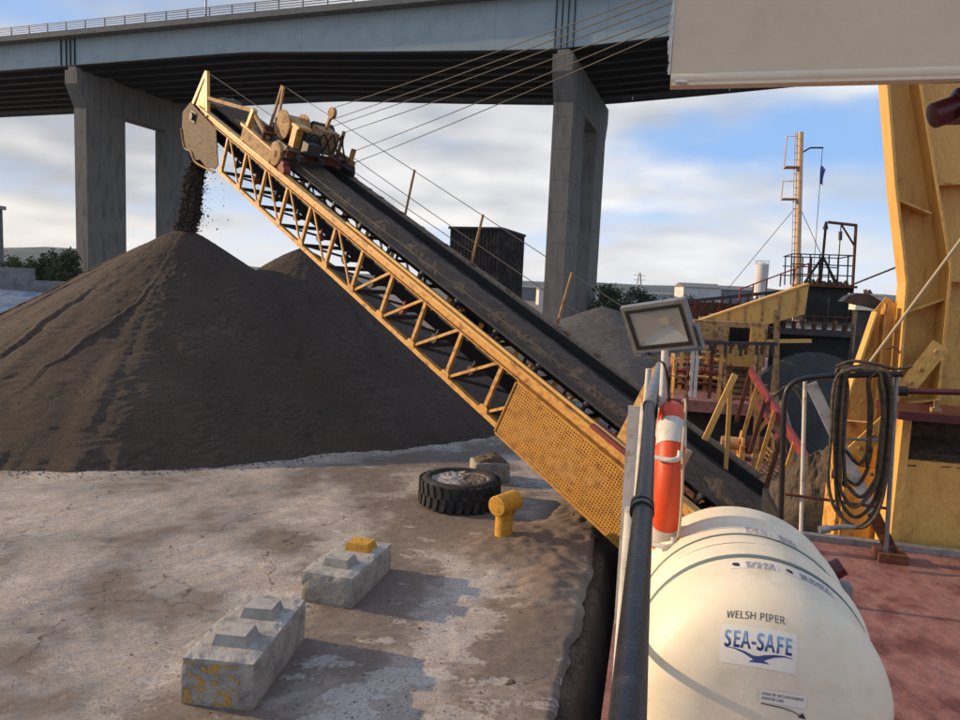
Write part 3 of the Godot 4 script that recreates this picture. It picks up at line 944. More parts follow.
func paint_patch(seedv: int, cover: float, col: Color) -> StandardMaterial3D:
	var m := StandardMaterial3D.new()
	var t := noise_tex(seedv, 0.012, ramp_of([[0.0, 0, 0, 0], [1.0, 255, 255, 255]]), 256, 5)
	var g := Gradient.new()
	g.offsets = PackedFloat32Array([0.0, cover, cover + 0.04, 1.0])
	g.colors = PackedColorArray([Color(col, 0), Color(col, 0), Color(col, 1), Color(col, 1)])
	t.color_ramp = g
	m.albedo_texture = t
	m.transparency = BaseMaterial3D.TRANSPARENCY_ALPHA_SCISSOR
	m.alpha_scissor_threshold = 0.5
	m.uv1_triplanar = true
	m.uv1_scale = Vector3.ONE * 2.3
	m.roughness = 0.7
	return m

func make_quay_things() -> void:
	var yp := paint_patch(91, 0.6, Color8(186, 140, 52))
	var spec := [
		{"p": Vector3(-2.49, 0.03, -7.66), "r": -5.5, "w": 0.80, "h": 0.53, "l": 1.56, "s": 11, "label": "nearer grey concrete block with yellow paint flakes on its end", "st": [[0.34, M.concrete_block], [-0.30, M.concrete_block]], "flake": true},
		{"p": Vector3(-1.79, 0.03, -10.0), "r": -14.5, "w": 0.78, "h": 0.45, "l": 1.45, "s": 22, "label": "farther grey concrete block with two yellow stained studs, left of the bollard", "st": [[0.30, M.concrete_block], [-0.34, M.bollard_yellow]], "flake": false}]
	for q in spec:
		var t := thing("concrete_block", q.label, "concrete block", q.p, Basis(Vector3.UP, deg_to_rad(q.r)), Vector3.ZERO, "cast concrete blocks on the quay")
		t.position = q.p
		org = Vector3.ZERO
		part(chamfer_block(q.w, q.h, q.l, 0.03, q.s, 0.015), "block_body", M.concrete_block, t)
		for s in q.st:
			var b := MB.new()
			stud(b, Vector3(0.0 if s[0] > 0 else 0.03, q.h - 0.006, s[0]), 0.40, 0.33, 0.12)
			var sd := part(b, "stud", s[1], t)
			if s[1] == M.bollard_yellow or not q.flake:
				sd.set_meta("label", "yellow stained stud")
		if q.flake:
			var b := MB.new()
			b.quad(Vector3(-q.w / 2 + 0.04, 0.04, q.l / 2 + 0.004), Vector3(q.w / 2 - 0.16, 0.04, q.l / 2 + 0.004), Vector3(q.w / 2 - 0.16, q.h - 0.05, q.l / 2 + 0.004), Vector3(-q.w / 2 + 0.04, q.h - 0.05, q.l / 2 + 0.004), Vector3.BACK)
			part(b, "paint_flakes", yp, t, "", "flakes of yellow paint")
		else:
			var b := MB.new()
			var z0 := 0.30
			b.quad(Vector3(-0.15, q.h + 0.02, z0 + 0.146), Vector3(0.15, q.h + 0.02, z0 + 0.146), Vector3(0.12, q.h + 0.09, z0 + 0.116), Vector3(-0.12, q.h + 0.09, z0 + 0.116), Vector3(0, 0.4, 0.9))
			part(b, "paint_flakes", yp, t, "", "flakes of yellow paint")
	# the third block by the tyre, heaped with sand
	var t3 := thing("sandy_block", "small pale block topped with sand, behind the big tyre", "concrete block", Vector3(0.33, 0.03, -16.1), Basis(Vector3.UP, 0.2))
	t3.position = Vector3(0.33, 0.03, -16.1)
	org = Vector3.ZERO
	part(chamfer_block(0.85, 0.46, 0.7, 0.05, 33, 0.03), "block_body", M.concrete_block, t3)
	var hb := MB.new()
	var f := FastNoiseLite.new()
	f.seed = 8; f.frequency = 3.0
	for i in 8:
		for j in 8:
			var g := func(x: int, z: int) -> Vector3:
				var u := x / 4.0 - 1
				var v := z / 4.0 - 1
				return Vector3(u * 0.36, 0.455 + 0.15 * maxf(0.0, (1 - u * u) * (1 - v * v)) * (1.0 + f.get_noise_2d(u * 2, v * 2)), v * 0.29)
			hb.tint = Color(0.22, 0.165, 0.11)
			hb.flat(g.call(i, j), g.call(i + 1, j), g.call(i + 1, j + 1), Vector3.UP)
			hb.flat(g.call(i, j), g.call(i + 1, j + 1), g.call(i, j + 1), Vector3.UP)
	part(hb, "sand_heap", M.sand, t3)
	# mooring bollard
	var bp := Vector3(0.54, 0.06, -11.95)
	var bo := thing("mooring_bollard", "yellow T-shaped mooring bollard standing in spilt sand", "bollard", bp)
	bo.position = bp
	org = Vector3.ZERO
	var b := MB.new()
	b.lathe(PackedVector2Array([Vector2(0.26, -0.05), Vector2(0.25, 0.03), Vector2(0.17, 0.05), Vector2(0.155, 0.09), Vector2(0.15, 0.62)]), Vector3.ZERO, Vector3.UP, Vector3.RIGHT, 24)
	part(b, "post", M.bollard_yellow, bo)
	b = MB.new()
	b.lathe(PackedVector2Array([Vector2(0.158, 0.085), Vector2(0.158, 0.115), Vector2(0.153, 0.14), Vector2(0.149, 0.142)]), Vector3.ZERO, Vector3.UP, Vector3.RIGHT, 24)
	part(b, "scuffed_base", M.mud, bo)
	b = MB.new()
	b.lathe(PackedVector2Array([Vector2(0.15, 0.50), Vector2(0.165, 0.53), Vector2(0.185, 0.56)]), Vector3.ZERO, Vector3.UP, Vector3.RIGHT, 24)
	part(b, "weld_collar", M.bollard_yellow, bo)
	b = MB.new()
	var bar0 := Vector3(0, 0.70, 0)
	var prof := PackedVector2Array([Vector2(0.0, -0.25), Vector2(0.16, -0.25), Vector2(0.178, -0.235), Vector2(0.178, 0.30), Vector2(0.16, 0.32), Vector2(0.0, 0.32)])
	b.lathe(prof, bar0, Vector3(0.60, 0.0, -0.80).normalized(), Vector3.UP, 28)
	part(b, "barrel", M.bollard_yellow, bo)
	# loader tyre lying flat
	var tp := Vector3(-0.3, 0.05, -14.15)
	var ty := thing("loader_tyre", "big worn loader tyre lying flat on the quay with sand and grit inside", "tyre", tp)
	org = Vector3.ZERO
	ty.position = tp
	b = MB.new()
	var R := 0.86
	b.lathe(PackedVector2Array([Vector2(0.44, 0.06), Vector2(0.5, 0.01), Vector2(0.66, 0.0), Vector2(0.78, 0.05), Vector2(0.815, 0.12), Vector2(0.82, 0.27), Vector2(0.815, 0.42), Vector2(0.785, 0.5), Vector2(0.73, 0.55), Vector2(0.66, 0.56), Vector2(0.61, 0.545), Vector2(0.585, 0.50), Vector2(0.575, 0.42), Vector2(0.58, 0.30)]), Vector3.ZERO, Vector3.UP, Vector3.RIGHT, 64)
	part(b, "carcass", M.rubber, ty)
	var lug := MB.new()
	lug.plate(PackedVector2Array([Vector2(-0.045, 0.03), Vector2(0.05, 0.03), Vector2(0.09, 0.15), Vector2(0.10, 0.27), Vector2(0.0, 0.27), Vector2(-0.02, 0.16)]), Vector3(0, 0, R - 0.06), Vector3.RIGHT, Vector3.UP, Vector3(0, 0, 0.04))
	var lug2 := MB.new()
	lug2.plate(PackedVector2Array([Vector2(-0.045, 0.52), Vector2(0.05, 0.52), Vector2(0.09, 0.40), Vector2(0.10, 0.29), Vector2(0.0, 0.29), Vector2(-0.02, 0.39)]), Vector3(0, 0, R - 0.06), Vector3.RIGHT, Vector3.UP, Vector3(0, 0, 0.04))
	var lm := [mesh_of(lug, Vector3.ZERO), mesh_of(lug2, Vector3.ZERO)]
	for k in 30:
		for e in 2:
			var p := MeshInstance3D.new()
			p.name = "tread_lug"
			p.mesh = lm[e]
			p.material_override = M.rubber
			ty.add_child(p, true)
			p.rotation.y = TAU * (k + 0.5 * e) / 30
	b = MB.new()
	var fg := FastNoiseLite.new()
	fg.seed = 2; fg.frequency = 2.4
	for i in 10:
		for j in 40:
			var g := func(r: int, q: int) -> Vector3:
				var rr := 0.60 * r / 10.0
				var th := TAU * q / 40
				return Vector3(cos(th) * rr, 0.50 + 0.05 * fg.get_noise_2d(cos(th) * rr * 3, sin(th) * rr * 3), sin(th) * rr)
			var pc: Vector3 = g.call(i, j)
			b.tint = Color(0.56, 0.56, 0.56) if pc.x * 1.4 + 0.3 * fg.get_noise_2d(pc.x * 6, pc.z * 6) < 0.05 or i > 8 else Color(0.24, 0.19, 0.15)
			b.flat(g.call(i, j), g.call(i + 1, j), g.call(i + 1, j + 1), Vector3.UP)
			b.flat(g.call(i, j), g.call(i + 1, j + 1), g.call(i, j + 1), Vector3.UP)
	part(b, "grit_fill", M.sand, ty)

# ---------------------------------------------------------------- far things
func foliage(b: MB, c: Vector3, rad: Vector3, count: int, leaf: float, col: Color) -> void:
	# clumps of leaves through the volume of the crown
	var clumps: Array[Vector3] = []
	for k in 26:
		var d := Vector3(rng.randfn(), rng.randfn() * 0.8, rng.randfn()).normalized() * pow(rng.randf(), 0.4) * rng.randf_range(0.75, 1.05)
		clumps.append(c + d * rad)
	for k in count:
		var q := clumps[k % clumps.size()]
		var p := q + Vector3(rng.randfn(), rng.randfn(), rng.randfn()) * rad * 0.17
		var s := leaf * rng.randf_range(0.6, 1.4)
		var r := Basis(Vector3(rng.randfn(), rng.randfn(), rng.randfn()).normalized(), rng.randf() * TAU)
		var t := rng.randf_range(0.65, 1.3)
		b.tint = Color(col.r * t, col.g * t, col.b * t)
		var x := r.x * s
		var y := r.y * s * 0.6
		b.quad(p - x, p - y, p + x, p + y, r.z)

func tree(label: String, at: Vector3, h: float, w: float, count: int, col: Color, group := "trees beyond the yard") -> void:
	var t := thing("tree", label, "tree", at, Basis(), Vector3.ZERO, group)
	t.position = at
	org = Vector3.ZERO
	var b := MB.new()
	b.cone(Vector3(0, -0.2, 0), Vector3(0.1, h * 0.55, 0), h * 0.035, h * 0.015, 8)
	for k in 5:
		var d := Vector3(cos(k * 1.3), 0.9, sin(k * 1.3))
		b.cone(Vector3(0.05, h * (0.25 + 0.05 * k), 0), Vector3(0.05, h * (0.25 + 0.05 * k), 0) + d * w * 0.3, h * 0.014, h * 0.005, 6)
	part(b, "trunk", M.rust, t)
	b = MB.new()
	foliage(b, Vector3(0, h * 0.62, 0), Vector3(w / 2, h * 0.40, w / 2), count, h * 0.028, col)
	part(b, "crown", M.leaf, t)

func make_far_things() -> void:
	rng.seed = 42
	# black sheeted bin behind the conveyor
	var ax := Basis(Vector3.UP, deg_to_rad(-18.0))
	var o := Vector3(1.15, 0, -52.3)
	var t := thing("sheeted_bin", "black corrugated bin with an open front standing behind the conveyor", "storage bin", Vector3.ZERO, ax)
	t.position = o
	org = Vector3.ZERO
	var b := MB.new()
	b.box(Vector3(-4.0, 0, -6.6), Vector3(-3.85, 8.6, -0.2)); part(b, "side_wall", M.shed_black, t)
	b = MB.new(); b.box(Vector3(-0.15, 0, -6.6), Vector3(0, 8.6, -0.2)); part(b, "side_wall", M.shed_black, t)
	b = MB.new(); b.box(Vector3(-3.84, 0, -6.6), Vector3(-0.16, 8.55, -6.45)); part(b, "back_wall", M.shed_black, t)
	b = MB.new()
	b.plate(PackedVector2Array([Vector2(-4.0, 0), Vector2(-4.0, 8.62), Vector2(0.0, 8.62), Vector2(0.0, 0), Vector2(-0.3, 0), Vector2(-0.3, 4.2), Vector2(-2.9, 5.4), Vector2(-2.9, 0)]), Vector3(0, 0, -0.18), Vector3.RIGHT, Vector3.UP, Vector3(0, 0, 0.12))
	part(b, "front_wall", M.shed_black, t)
	b = MB.new(); b.box(Vector3(-3.83, 8.25, -6.4), Vector3(-0.17, 8.35, -0.3)); part(b, "roof", M.shed_black, t)
	for i in 14:
		b = MB.new()
		var x := -3.9 + 0.285 * i
		b.box(Vector3(x - 0.035, 5.5 if i > 3 else 0.0, -0.058), Vector3(x + 0.035, 8.7, 0.03))
		part(b, "rib", M.shed_black, t)
	for i in 16:
		b = MB.new()
		var z := -0.3 - 0.4 * i
		b.box(Vector3(0.003, 0, z - 0.06), Vector3(0.09, 8.68, z + 0.06))
		part(b, "rib", M.shed_black, t)
	b = MB.new(); b.box(Vector3(-4.12, 8.63, -6.7), Vector3(0.12, 8.8, 0.1)); part(b, "rim", M.shed_black, t)
	# push wall at the left, stepping down
	b = MB.new()
	var w := thing("push_wall", "grey stepped concrete push wall left of the sand cone", "wall", Vector3(-30, 0, -44.2))
	w.position = Vector3(-30, 0, -44.2)
	org = Vector3.ZERO
	for q in [[-14.0, -2.0, 4.40], [-1.99, 1.9, 4.36], [1.91, 5.2, 3.62], [5.21, 9.5, 3.66], [9.51, 14.0, 3.6]]:
		b = MB.new()
		b.box(Vector3(q[0], 0, -0.3), Vector3(q[1], q[2], 0.3))
		part(b, "wall_panel", M.concrete_wall, w)
	# sheeted heap in front of the wall
	b = MB.new()
	var f := FastNoiseLite.new()
	f.seed = 12; f.frequency = 0.16; f.fractal_octaves = 3
	var g := func(i: int, j: int) -> Vector3:
		var x := -44.0 + 26.0 * i / 60
		var u := float(j) / 36
		var z := -21.0 - 22.4 * u
		var y: float = 0.95 + 2.35 * u - 0.03 * maxf(0.0, x + 38.0) - 0.018 * maxf(0.0, x + 30.0) * maxf(0.0, x + 30.0) * 0.35 + 0.10 * f.get_noise_2d(x, z)
		# folds that run down the sheet
		y += 0.16 * pow(maxf(0.0, 1.0 - absf(fposmod(x * 0.42 + z * 0.5 + 0.3 * f.get_noise_2d(z, x), 2.4) - 1.2) * 3.0), 2.0)
		return Vector3(x, y, z)
	for i in 60:
		for j in 36:
			b.flat(g.call(i, j), g.call(i + 1, j), g.call(i + 1, j + 1), Vector3.UP)
			b.flat(g.call(i, j), g.call(i + 1, j + 1), g.call(i, j + 1), Vector3.UP)
	for i in 60:
		var p0: Vector3 = g.call(i, 0)
		var p1: Vector3 = g.call(i + 1, 0)
		b.flat(p0, p1, Vector3(p1.x, -0.05, p1.z), Vector3.BACK); b.flat(p0, Vector3(p1.x, -0.05, p1.z), Vector3(p0.x, -0.05, p0.z), Vector3.BACK)
	for j in 36:
		var p0: Vector3 = g.call(60, j)
		var p1: Vector3 = g.call(60, j + 1)
		b.flat(p0, p1, Vector3(p1.x, -0.05, p1.z), Vector3.RIGHT); b.flat(p0, Vector3(p1.x, -0.05, p1.z), Vector3(p0.x, -0.05, p0.z), Vector3.RIGHT)
	solo(b, "sheeted_heap", M.sheet_blue, Vector3(-28, 0, -32), "blue grey sheet over a long low heap beside the sand cone", "covered heap")
	# pale silo edge at the far left
	t = thing("silo_building", "pale grey cladding of a tall building at the left edge", "building", Vector3(-51.6, 0, -61))
	t.position = Vector3(-51.6, 0, -61)
	org = Vector3.ZERO
	b = MB.new(); b.box(Vector3(-8, 0, -8), Vector3(5.0, 9.75, 0)); part(b, "wall", M.concrete_wall, t)
	b = MB.new(); b.box(Vector3(-8.2, 9.753, -8.2), Vector3(5.25, 10.1, 0.2)); part(b, "roof_edge", M.galv, t)
	for i in 12:
		b = MB.new(); b.box(Vector3(5.003, 0, -0.7 * i - 0.2), Vector3(5.08, 9.7, -0.7 * i)); part(b, "cladding_rib", M.concrete_wall, t)
		b = MB.new(); b.box(Vector3(4.7 - 0.7 * i, 0, 0.003), Vector3(4.9 - 0.7 * i, 9.7, 0.07)); part(b, "cladding_rib", M.concrete_wall, t)
	# trees
	tree("round dark tree beside the left pier, behind the push wall", Vector3(-37.2, 0, -60), 5.3, 3.0, 3600, Color(0.045, 0.065, 0.022))
	tree("low wide bush above the push wall, left of the round tree", Vector3(-40.2, 0, -61), 5.0, 3.0, 3600, Color(0.06, 0.075, 0.026))
	tree("small dark tree at the foot of the left pier", Vector3(-46.0, 0, -78), 6.3, 3.4, 2600, Color(0.038, 0.055, 0.022))
	var far_labels := ["leafy tree just right of the bridge pier, far behind the gravel mound", "second tree right of the bridge pier, far off", "low tree in the far row, left of the floodlight", "low tree in the far row above the floodlight"]
	for k in 4:
		tree(far_labels[k], Vector3(17.5 + 5.0 * k, 0, -98.0 - 6.0 * (k % 2)), 5.6 - 0.6 * k, 6.0, 2600, Color(0.04, 0.062, 0.024), "far row of trees")
	# hill at the left
	b = MB.new()
	var hf := FastNoiseLite.new()
	hf.seed = 6; hf.frequency = 0.004; hf.fractal_octaves = 4
	for i in 60:
		var hh := func(k: int) -> float: return 6.0 + 26.0 * exp(-pow((k - 9) / 7.0, 2)) + 7.0 * (1 + hf.get_noise_2d(k * 60.0, 0)) + 8.0 * exp(-pow((k - 34) / 12.0, 2))
		var x0 := -1300.0 + 55.0 * i
		for m in 4:
			var u0 := m / 4.0
			var u1 := (m + 1) / 4.0
			var p := func(k: int, u: float) -> Vector3: return Vector3(-1300.0 + 55.0 * k, hh.call(k) * sin(u * PI / 2) - 0.2, -1150.0 - 160.0 * u)
			b.flat(p.call(i, u0), p.call(i + 1, u0), p.call(i + 1, u1), Vector3(0, 1, 1)); b.flat(p.call(i, u0), p.call(i + 1, u1), p.call(i, u1), Vector3(0, 1, 1))
	solo(b, "hills", M.hill, Vector3(0, 0, -1200), "", "", Basis(), Vector3.ZERO, "", "structure")
	# far sheds and a tank beyond the ship
	for q in [[Vector3(52.4, 0, -170), 9.0, 7.4, 8.0, "white gabled shed far beyond the ship, left of the white tank", M.far_wall], [Vector3(62, 0, -176), 15.0, 7.2, 8.0, "long grey blue shed far beyond the ship behind the white tank", M.sheet_blue], [Vector3(33, 0, -190), 36.0, 4.9, 10.0, "long low pale warehouse on the far bank left of the white shed", M.far_wall], [Vector3(20, 0, -260), 40.0, 5.4, 10.0, "low grey shed on the horizon above the floodlight", M.concrete_wall]]:
		t = thing("far_shed", q[4], "building", q[0], Basis(), Vector3.ZERO, "sheds on the far bank")
		t.position = q[0]
		org = Vector3.ZERO
		b = MB.new(); b.box(Vector3(-q[1] / 2, 0, -q[3]), Vector3(q[1] / 2, q[2] * 0.86, 0)); part(b, "wall", q[5], t)
		b = MB.new(); b.plate(PackedVector2Array([Vector2(0.3, q[2] * 0.862), Vector2(-q[3] / 2, q[2]), Vector2(-q[3] - 0.3, q[2] * 0.862)]), Vector3(-q[1] / 2 - 0.2, 0, 0), Vector3(0, 0, 1), Vector3.UP, Vector3(q[1] + 0.4, 0, 0)); part(b, "roof", M.concrete_wall, t)
	t = thing("white_tank", "white round storage tank far beyond the ship", "tank", Vector3(66.6, 0, -171))
	t.position = Vector3(66.6, 0, -171)
	org = Vector3.ZERO
	b = MB.new(); b.cone(Vector3.ZERO, Vector3(0, 12.4, 0), 1.5, 1.5, 28); part(b, "shell", M.far_wall, t)
	b = MB.new(); b.cone(Vector3(0, 12.4, 0), Vector3(0, 13.0, 0), 1.55, 0.4, 28); part(b, "roof", M.far_wall, t)
	b = MB.new()
	b.lathe(PackedVector2Array([Vector2(1.5, 13.3), Vector2(1.56, 13.3), Vector2(1.56, 13.36), Vector2(1.5, 13.36), Vector2(1.5, 13.3)]), Vector3.ZERO, Vector3.UP, Vector3.RIGHT, 24)
	part(b, "guard_rail", M.galv, t)
	for k in 12:
		b = MB.new(); b.cone(Vector3(cos(k * PI / 6) * 1.5, 12.4, sin(k * PI / 6) * 1.5), Vector3(cos(k * PI / 6) * 1.5, 13.3, sin(k * PI / 6) * 1.5), 0.04, 0.04, 4); part(b, "rail_post", M.galv, t)
	# pylon on the horizon
	t = thing("pylon", "tiny lattice pylon on the horizon above the floodlight", "pylon", Vector3(105, 0, -480))
	t.position = Vector3(105, 0, -480)
	org = Vector3.ZERO
	b = MB.new()
	for s in [[-1, -1], [1, -1], [1, 1], [-1, 1]]: b.bar(Vector3(s[0] * 2.5, 0, s[1] * 2.5), Vector3(s[0] * 0.4, 18, s[1] * 0.4), 0.3, 0.3)
	for k in 8: b.bar(Vector3(-2.5 + 0.26 * k, 2.2 * k, 2.5 - 0.26 * k), Vector3(2.2 - 0.26 * k, 2.2 * (k + 1), 2.2 - 0.26 * k), 0.18, 0.18)
	part(b, "lattice", M.galv, t)
	for y: float in [13.0, 16.0]:
		b = MB.new(); b.bar(Vector3(-4, y, 0), Vector3(4, y, 0), 0.3, 0.3); part(b, "cross_arm", M.galv, t)

# ---------------------------------------------------------------- boom conveyor
func make_conveyor() -> void:
	var W := 2.0
	var D := -1.28
	var uh := 18.6        # head
	var ut := -2.2        # tail
	var t := thing("boom_conveyor", "long yellow lattice boom conveyor sloping from the ship up to the sand cone", "conveyor", cp(1.0, -1.3, -1.5), cb, co)
	var b: MB
	# chords of both trusses
	for x: float in [0.0, W]:
		b = MB.new()
		b.ibeam(cp(x, -0.07, ut), cp(x, -0.07, uh), 0.15, 0.20, Vector3.UP, 0.018)
		part(b, "top_chord", M.yellow, t)
		b = MB.new()
		b.bar(cp(x, D, ut + 0.6), cp(x, D, 16.4), 0.11, 0.11)
		part(b, "bottom_chord", M.yellow, t)
		# flat capping that runs on the top chord, and its lapped joints
		var u := ut
		while u < uh - 0.1:
			var q := minf(u + 2.62, uh)
			b = MB.new()
			b.bar(cp(x - 0.02, 0.055 + 0.003, u + 0.01), cp(x - 0.02, 0.055 + 0.003, q - 0.01), 0.19, 0.045)
			part(b, "chord_cap", M.yellow_clean if int(u) % 2 else M.yellow, t)
			u = q
	# cable tray pipe along the near chord
	b = MB.new()
	b.tube(pv([cp(-0.03, 0.13, -0.4), cp(-0.03, 0.13, 9.4)]), 0.035, 8)
	part(b, "conduit", M.yellow_clean, t)
	# posts, diagonals and cross members at the panel points
	for i in 14:
		var u := 16.32 - 1.305 * i
		for x: float in [0.0, W]:
			b = MB.new()
			b.bar(cp(x, D + 0.05, u), cp(x, -0.17, u), 0.085, 0.085, Vector3(0, 0, 1))
			part(b, "post", M.yellow, t)
			if i < 13:
				b = MB.new()
				if i < 6:
					b.bar(cp(x, -0.17, u - 0.12), cp(x, D + 0.06, u - 1.2), 0.045, 0.045, Vector3(1, 0, 0))
				else:
					b.bar(cp(x, D + 0.06, u - 0.08), cp(x, -0.17, u - 1.18), 0.06, 0.06, Vector3(1, 0, 0))
				part(b, "diagonal", M.yellow, t)
			b = MB.new()
			b.plate(PackedVector2Array([Vector2(-0.16, 0.0), Vector2(0.16, 0.0), Vector2(0.09, 0.15), Vector2(-0.09, 0.15)]), cp(x - 0.06, D + 0.01, u), Vector3(0, 0, 1), Vector3(0, 1, 0), Vector3(0.012, 0, 0))
			part(b, "gusset", M.yellow, t)
		b = MB.new()
		b.bar(cp(0.06, D, u), cp(W - 0.06, D, u), 0.08, 0.08)
		part(b, "cross_member", M.dark_steel, t)
		b = MB.new()
		b.bar(cp(0.06, D + 0.02, u), cp(W - 0.06, D + 0.02, u - 1.25), 0.05, 0.05)
		part(b, "cross_brace", M.dark_steel, t)
		# return idler hung inside the truss with its two hangers
		b = MB.new()
		b.cone(cp(0.32, -0.82, u - 0.45), cp(W - 0.32, -0.82, u - 0.45), 0.065, 0.065, 10)
		part(b, "return_idler", M.dark_steel, t)
		for x: float in [0.2, W - 0.2]:
			b = MB.new()
			b.bar(cp(x, -0.95, u - 0.45), cp(x, -0.6, u - 0.45), 0.04, 0.07)
			b.cone(cp(x - 0.07, -0.82, u - 0.45), cp(x + 0.07, -0.82, u - 0.45), 0.10, 0.10, 10)
			part(b, "idler_bracket", M.idler_red if i % 3 == 1 else M.dark_steel, t)
		# troughing idler frame
		b = MB.new()
		b.bar(cp(0.1, -0.12, u - 0.6), cp(W - 0.1, -0.12, u - 0.6), 0.09, 0.05)
		part(b, "idler_frame", M.dark_steel, t)
		for x: float in [0.2]:
			b = MB.new()
			b.bar(cp(x, -0.1, u - 0.6), cp(x + 0.04, 0.24, u - 0.6), 0.05, 0.09)
			b.cone(cp(x + 0.0, 0.2, u - 0.6), cp(x + 0.2, 0.12, u - 0.6), 0.05, 0.05, 8)
			part(b, "idler_bracket", M.dark_steel, t)
	# belt: troughed carrying run, flat return run
	b = MB.new()
	var sec := [Vector2(0.30, 0.20), Vector2(0.55, 0.02), Vector2(0.75, -0.02), Vector2(1.25, -0.02), Vector2(1.45, 0.02), Vector2(1.70, 0.20)]
	for k in sec.size() - 1:
		var n := Vector3(-(sec[k + 1].y - sec[k].y), sec[k + 1].x - sec[k].x, 0).normalized()
		b.quad(cp(sec[k].x, sec[k].y, ut), cp(sec[k + 1].x, sec[k + 1].y, ut), cp(sec[k + 1].x, sec[k + 1].y, uh + 0.3), cp(sec[k].x, sec[k].y, uh + 0.3), n)
		b.quad(cp(sec[k].x, sec[k].y - 0.02, ut), cp(sec[k + 1].x, sec[k + 1].y - 0.02, ut), cp(sec[k + 1].x, sec[k + 1].y - 0.02, uh + 0.3), cp(sec[k].x, sec[k].y - 0.02, uh + 0.3), -n)
	for y: float in [-0.74, -0.755]:
		b.quad(cp(0.35, y, ut), cp(1.65, y, ut), cp(1.65, y, uh), cp(0.35, y, uh), Vector3.UP if y > -0.75 else Vector3.DOWN)
	part(b, "belt", M.belt, t)
	# sand riding on the belt
	b = MB.new()
	var f := FastNoiseLite.new()
	f.seed = 23; f.frequency = 0.9; f.fractal_octaves = 4
	var g := func(i: int, j: int) -> Vector3:
		var u := ut + 0.2 + (uh + 0.3 - ut - 0.2) * j / 260.0
		var x := 0.36 + 1.28 * i / 16.0
		var c := (x - 1.0) / 0.64
		return cp(x, 0.15 + 0.20 * (1 - c * c) + 0.10 * f.get_noise_2d(x * 1.5, u) * (1 - c * c) + 0.02 * f.get_noise_2d(x * 8, u * 7) + (0.12 * smoothstep(14.5, 18.0, u) * (1 - c * c)), u)
	for i in 16:
		for j in 260:
			var p0: Vector3 = g.call(i, j)
			var cc := 0.9 + 0.35 * f.get_noise_2d(p0.x * 4, p0.z * 2.0)
			b.tint = Color(0.15 * cc, 0.11 * cc, 0.08 * cc)
			b.flat(p0, g.call(i + 1, j), g.call(i + 1, j + 1), Vector3.UP); b.flat(p0, g.call(i + 1, j + 1), g.call(i, j + 1), Vector3.UP)
	part(b, "sand_load", M.sand, t)
	# near skirt strip under the belt edge and the far wind board
	b = MB.new()
	b.bar(cp(0.14, -0.18, ut), cp(0.14, -0.18, uh), 0.02, 0.3)
	part(b, "skirt", M.black_steel, t)
	b = MB.new()
	b.bar(cp(0.215, 0.0, ut), cp(0.215, 0.0, uh), 0.22, 0.014)
	part(b, "skirt", M.black_steel, t)
	b = MB.new()
	b.bar(cp(1.85, 0.0, ut), cp(1.85, 0.0, uh), 0.16, 0.014)
	part(b, "skirt", M.black_steel, t)
	b = MB.new()
	b.bar(cp(1.80, 0.16, ut), cp(1.80, 0.16, 17.2), 0.02, 0.42)
	part(b, "wind_board", M.black_steel, t)
	# pipe along the far side, in flanged lengths
	var u2 := -1.4
	while u2 < 14.0:
		var q := minf(u2 + 2.6, 14.4)
		b = MB.new()
		b.tube(pv([cp(W, 0.27, u2 + 0.02), cp(W, 0.27, q - 0.02)]), 0.125, 16)
		b.cone(cp(W, 0.27, u2 - 0.02), cp(W, 0.27, u2 + 0.03), 0.14, 0.14, 16)
		part(b, "far_pipe", M.tan_plate, t)
		u2 = q
	for k in 9:
		b = MB.new()
		var u := 0.9 + 1.45 * k + 0.3 * sin(k * 2.3)
		b.box(cp(W - 0.06, 0.33, u + 0.12), cp(W + 0.05, 0.40, u - 0.05))
		part(b, "pipe_clip", M.rust, t)
	# leaning poles on the far side that carry the pull wires
	for u: float in [9.85, 6.95, 3.88]:
		b = MB.new()
		b.tube(pv([cp(W + 0.05, 0.30, u), cp(W + 0.05, 1.56, u + 0.22)]), 0.032, 8)
		part(b, "wire_pole", M.yellow_old, t)
	# perforated guard over the lower near side
	var m := MeshInstance3D.new()
	b = MB.new()
	var gu0 := -0.75
	var gu1 := 2.72
	var gy0 := -1.36
	var gy1 := -0.20
	for i in 59:
		var u := gu0 + (gu1 - gu0) * i / 58.0
		b.box(cp(-0.105, gy0, u + 0.0165), cp(-0.095, gy1, u - 0.0165))
	for i in 21:
		var y := gy0 + (gy1 - gy0) * i / 20.0
		b.box(cp(-0.104, y - 0.0165, gu1), cp(-0.094, y + 0.0165, gu0))
	part(b, "mesh_guard", M.mesh_yellow, t, "stuff", "rusty yellow perforated guard over the lower side")
	for q in [[gy0 - 0.02, gu0, gy0 - 0.02, gu1], [gy1 + 0.02, gu0, gy1 + 0.02, gu1]]:
		b = MB.new(); b.bar(cp(-0.1, q[0], q[1]), cp(-0.1, q[2], q[3]), 0.03, 0.05); part(b, "guard_edge", M.mesh_yellow, t)
	for u: float in [gu0 - 0.02, gu1 + 0.02]:
		b = MB.new(); b.bar(cp(-0.1, gy0, u), cp(-0.1, gy1, u), 0.05, 0.03, Vector3(0, 0, 1)); part(b, "guard_edge", M.mesh_yellow, t)
	# upright channel at the foot
	b = MB.new()
	b.bar(cp(0.02, 0.08, 0.28), cp(0.55, 1.45, 0.55), 0.04, 0.26, Vector3(0, 0, 1))
	part(b, "foot_channel", M.yellow, t)
	b = MB.new()
	b.bar(cp(0.16, 0.08, 0.28), cp(0.69, 1.45, 0.55), 0.20, 0.03, Vector3(0, 0, 1))
	part(b, "foot_channel", M.yellow, t)
	b = MB.new(); b.bar(cp(0.0, 0.1, -0.2), cp(0.0, 0.1, 0.9), 0.26, 0.08); part(b, "foot_plate", M.red_paint, t)
	# coarse guard beside the tail
	b = MB.new()
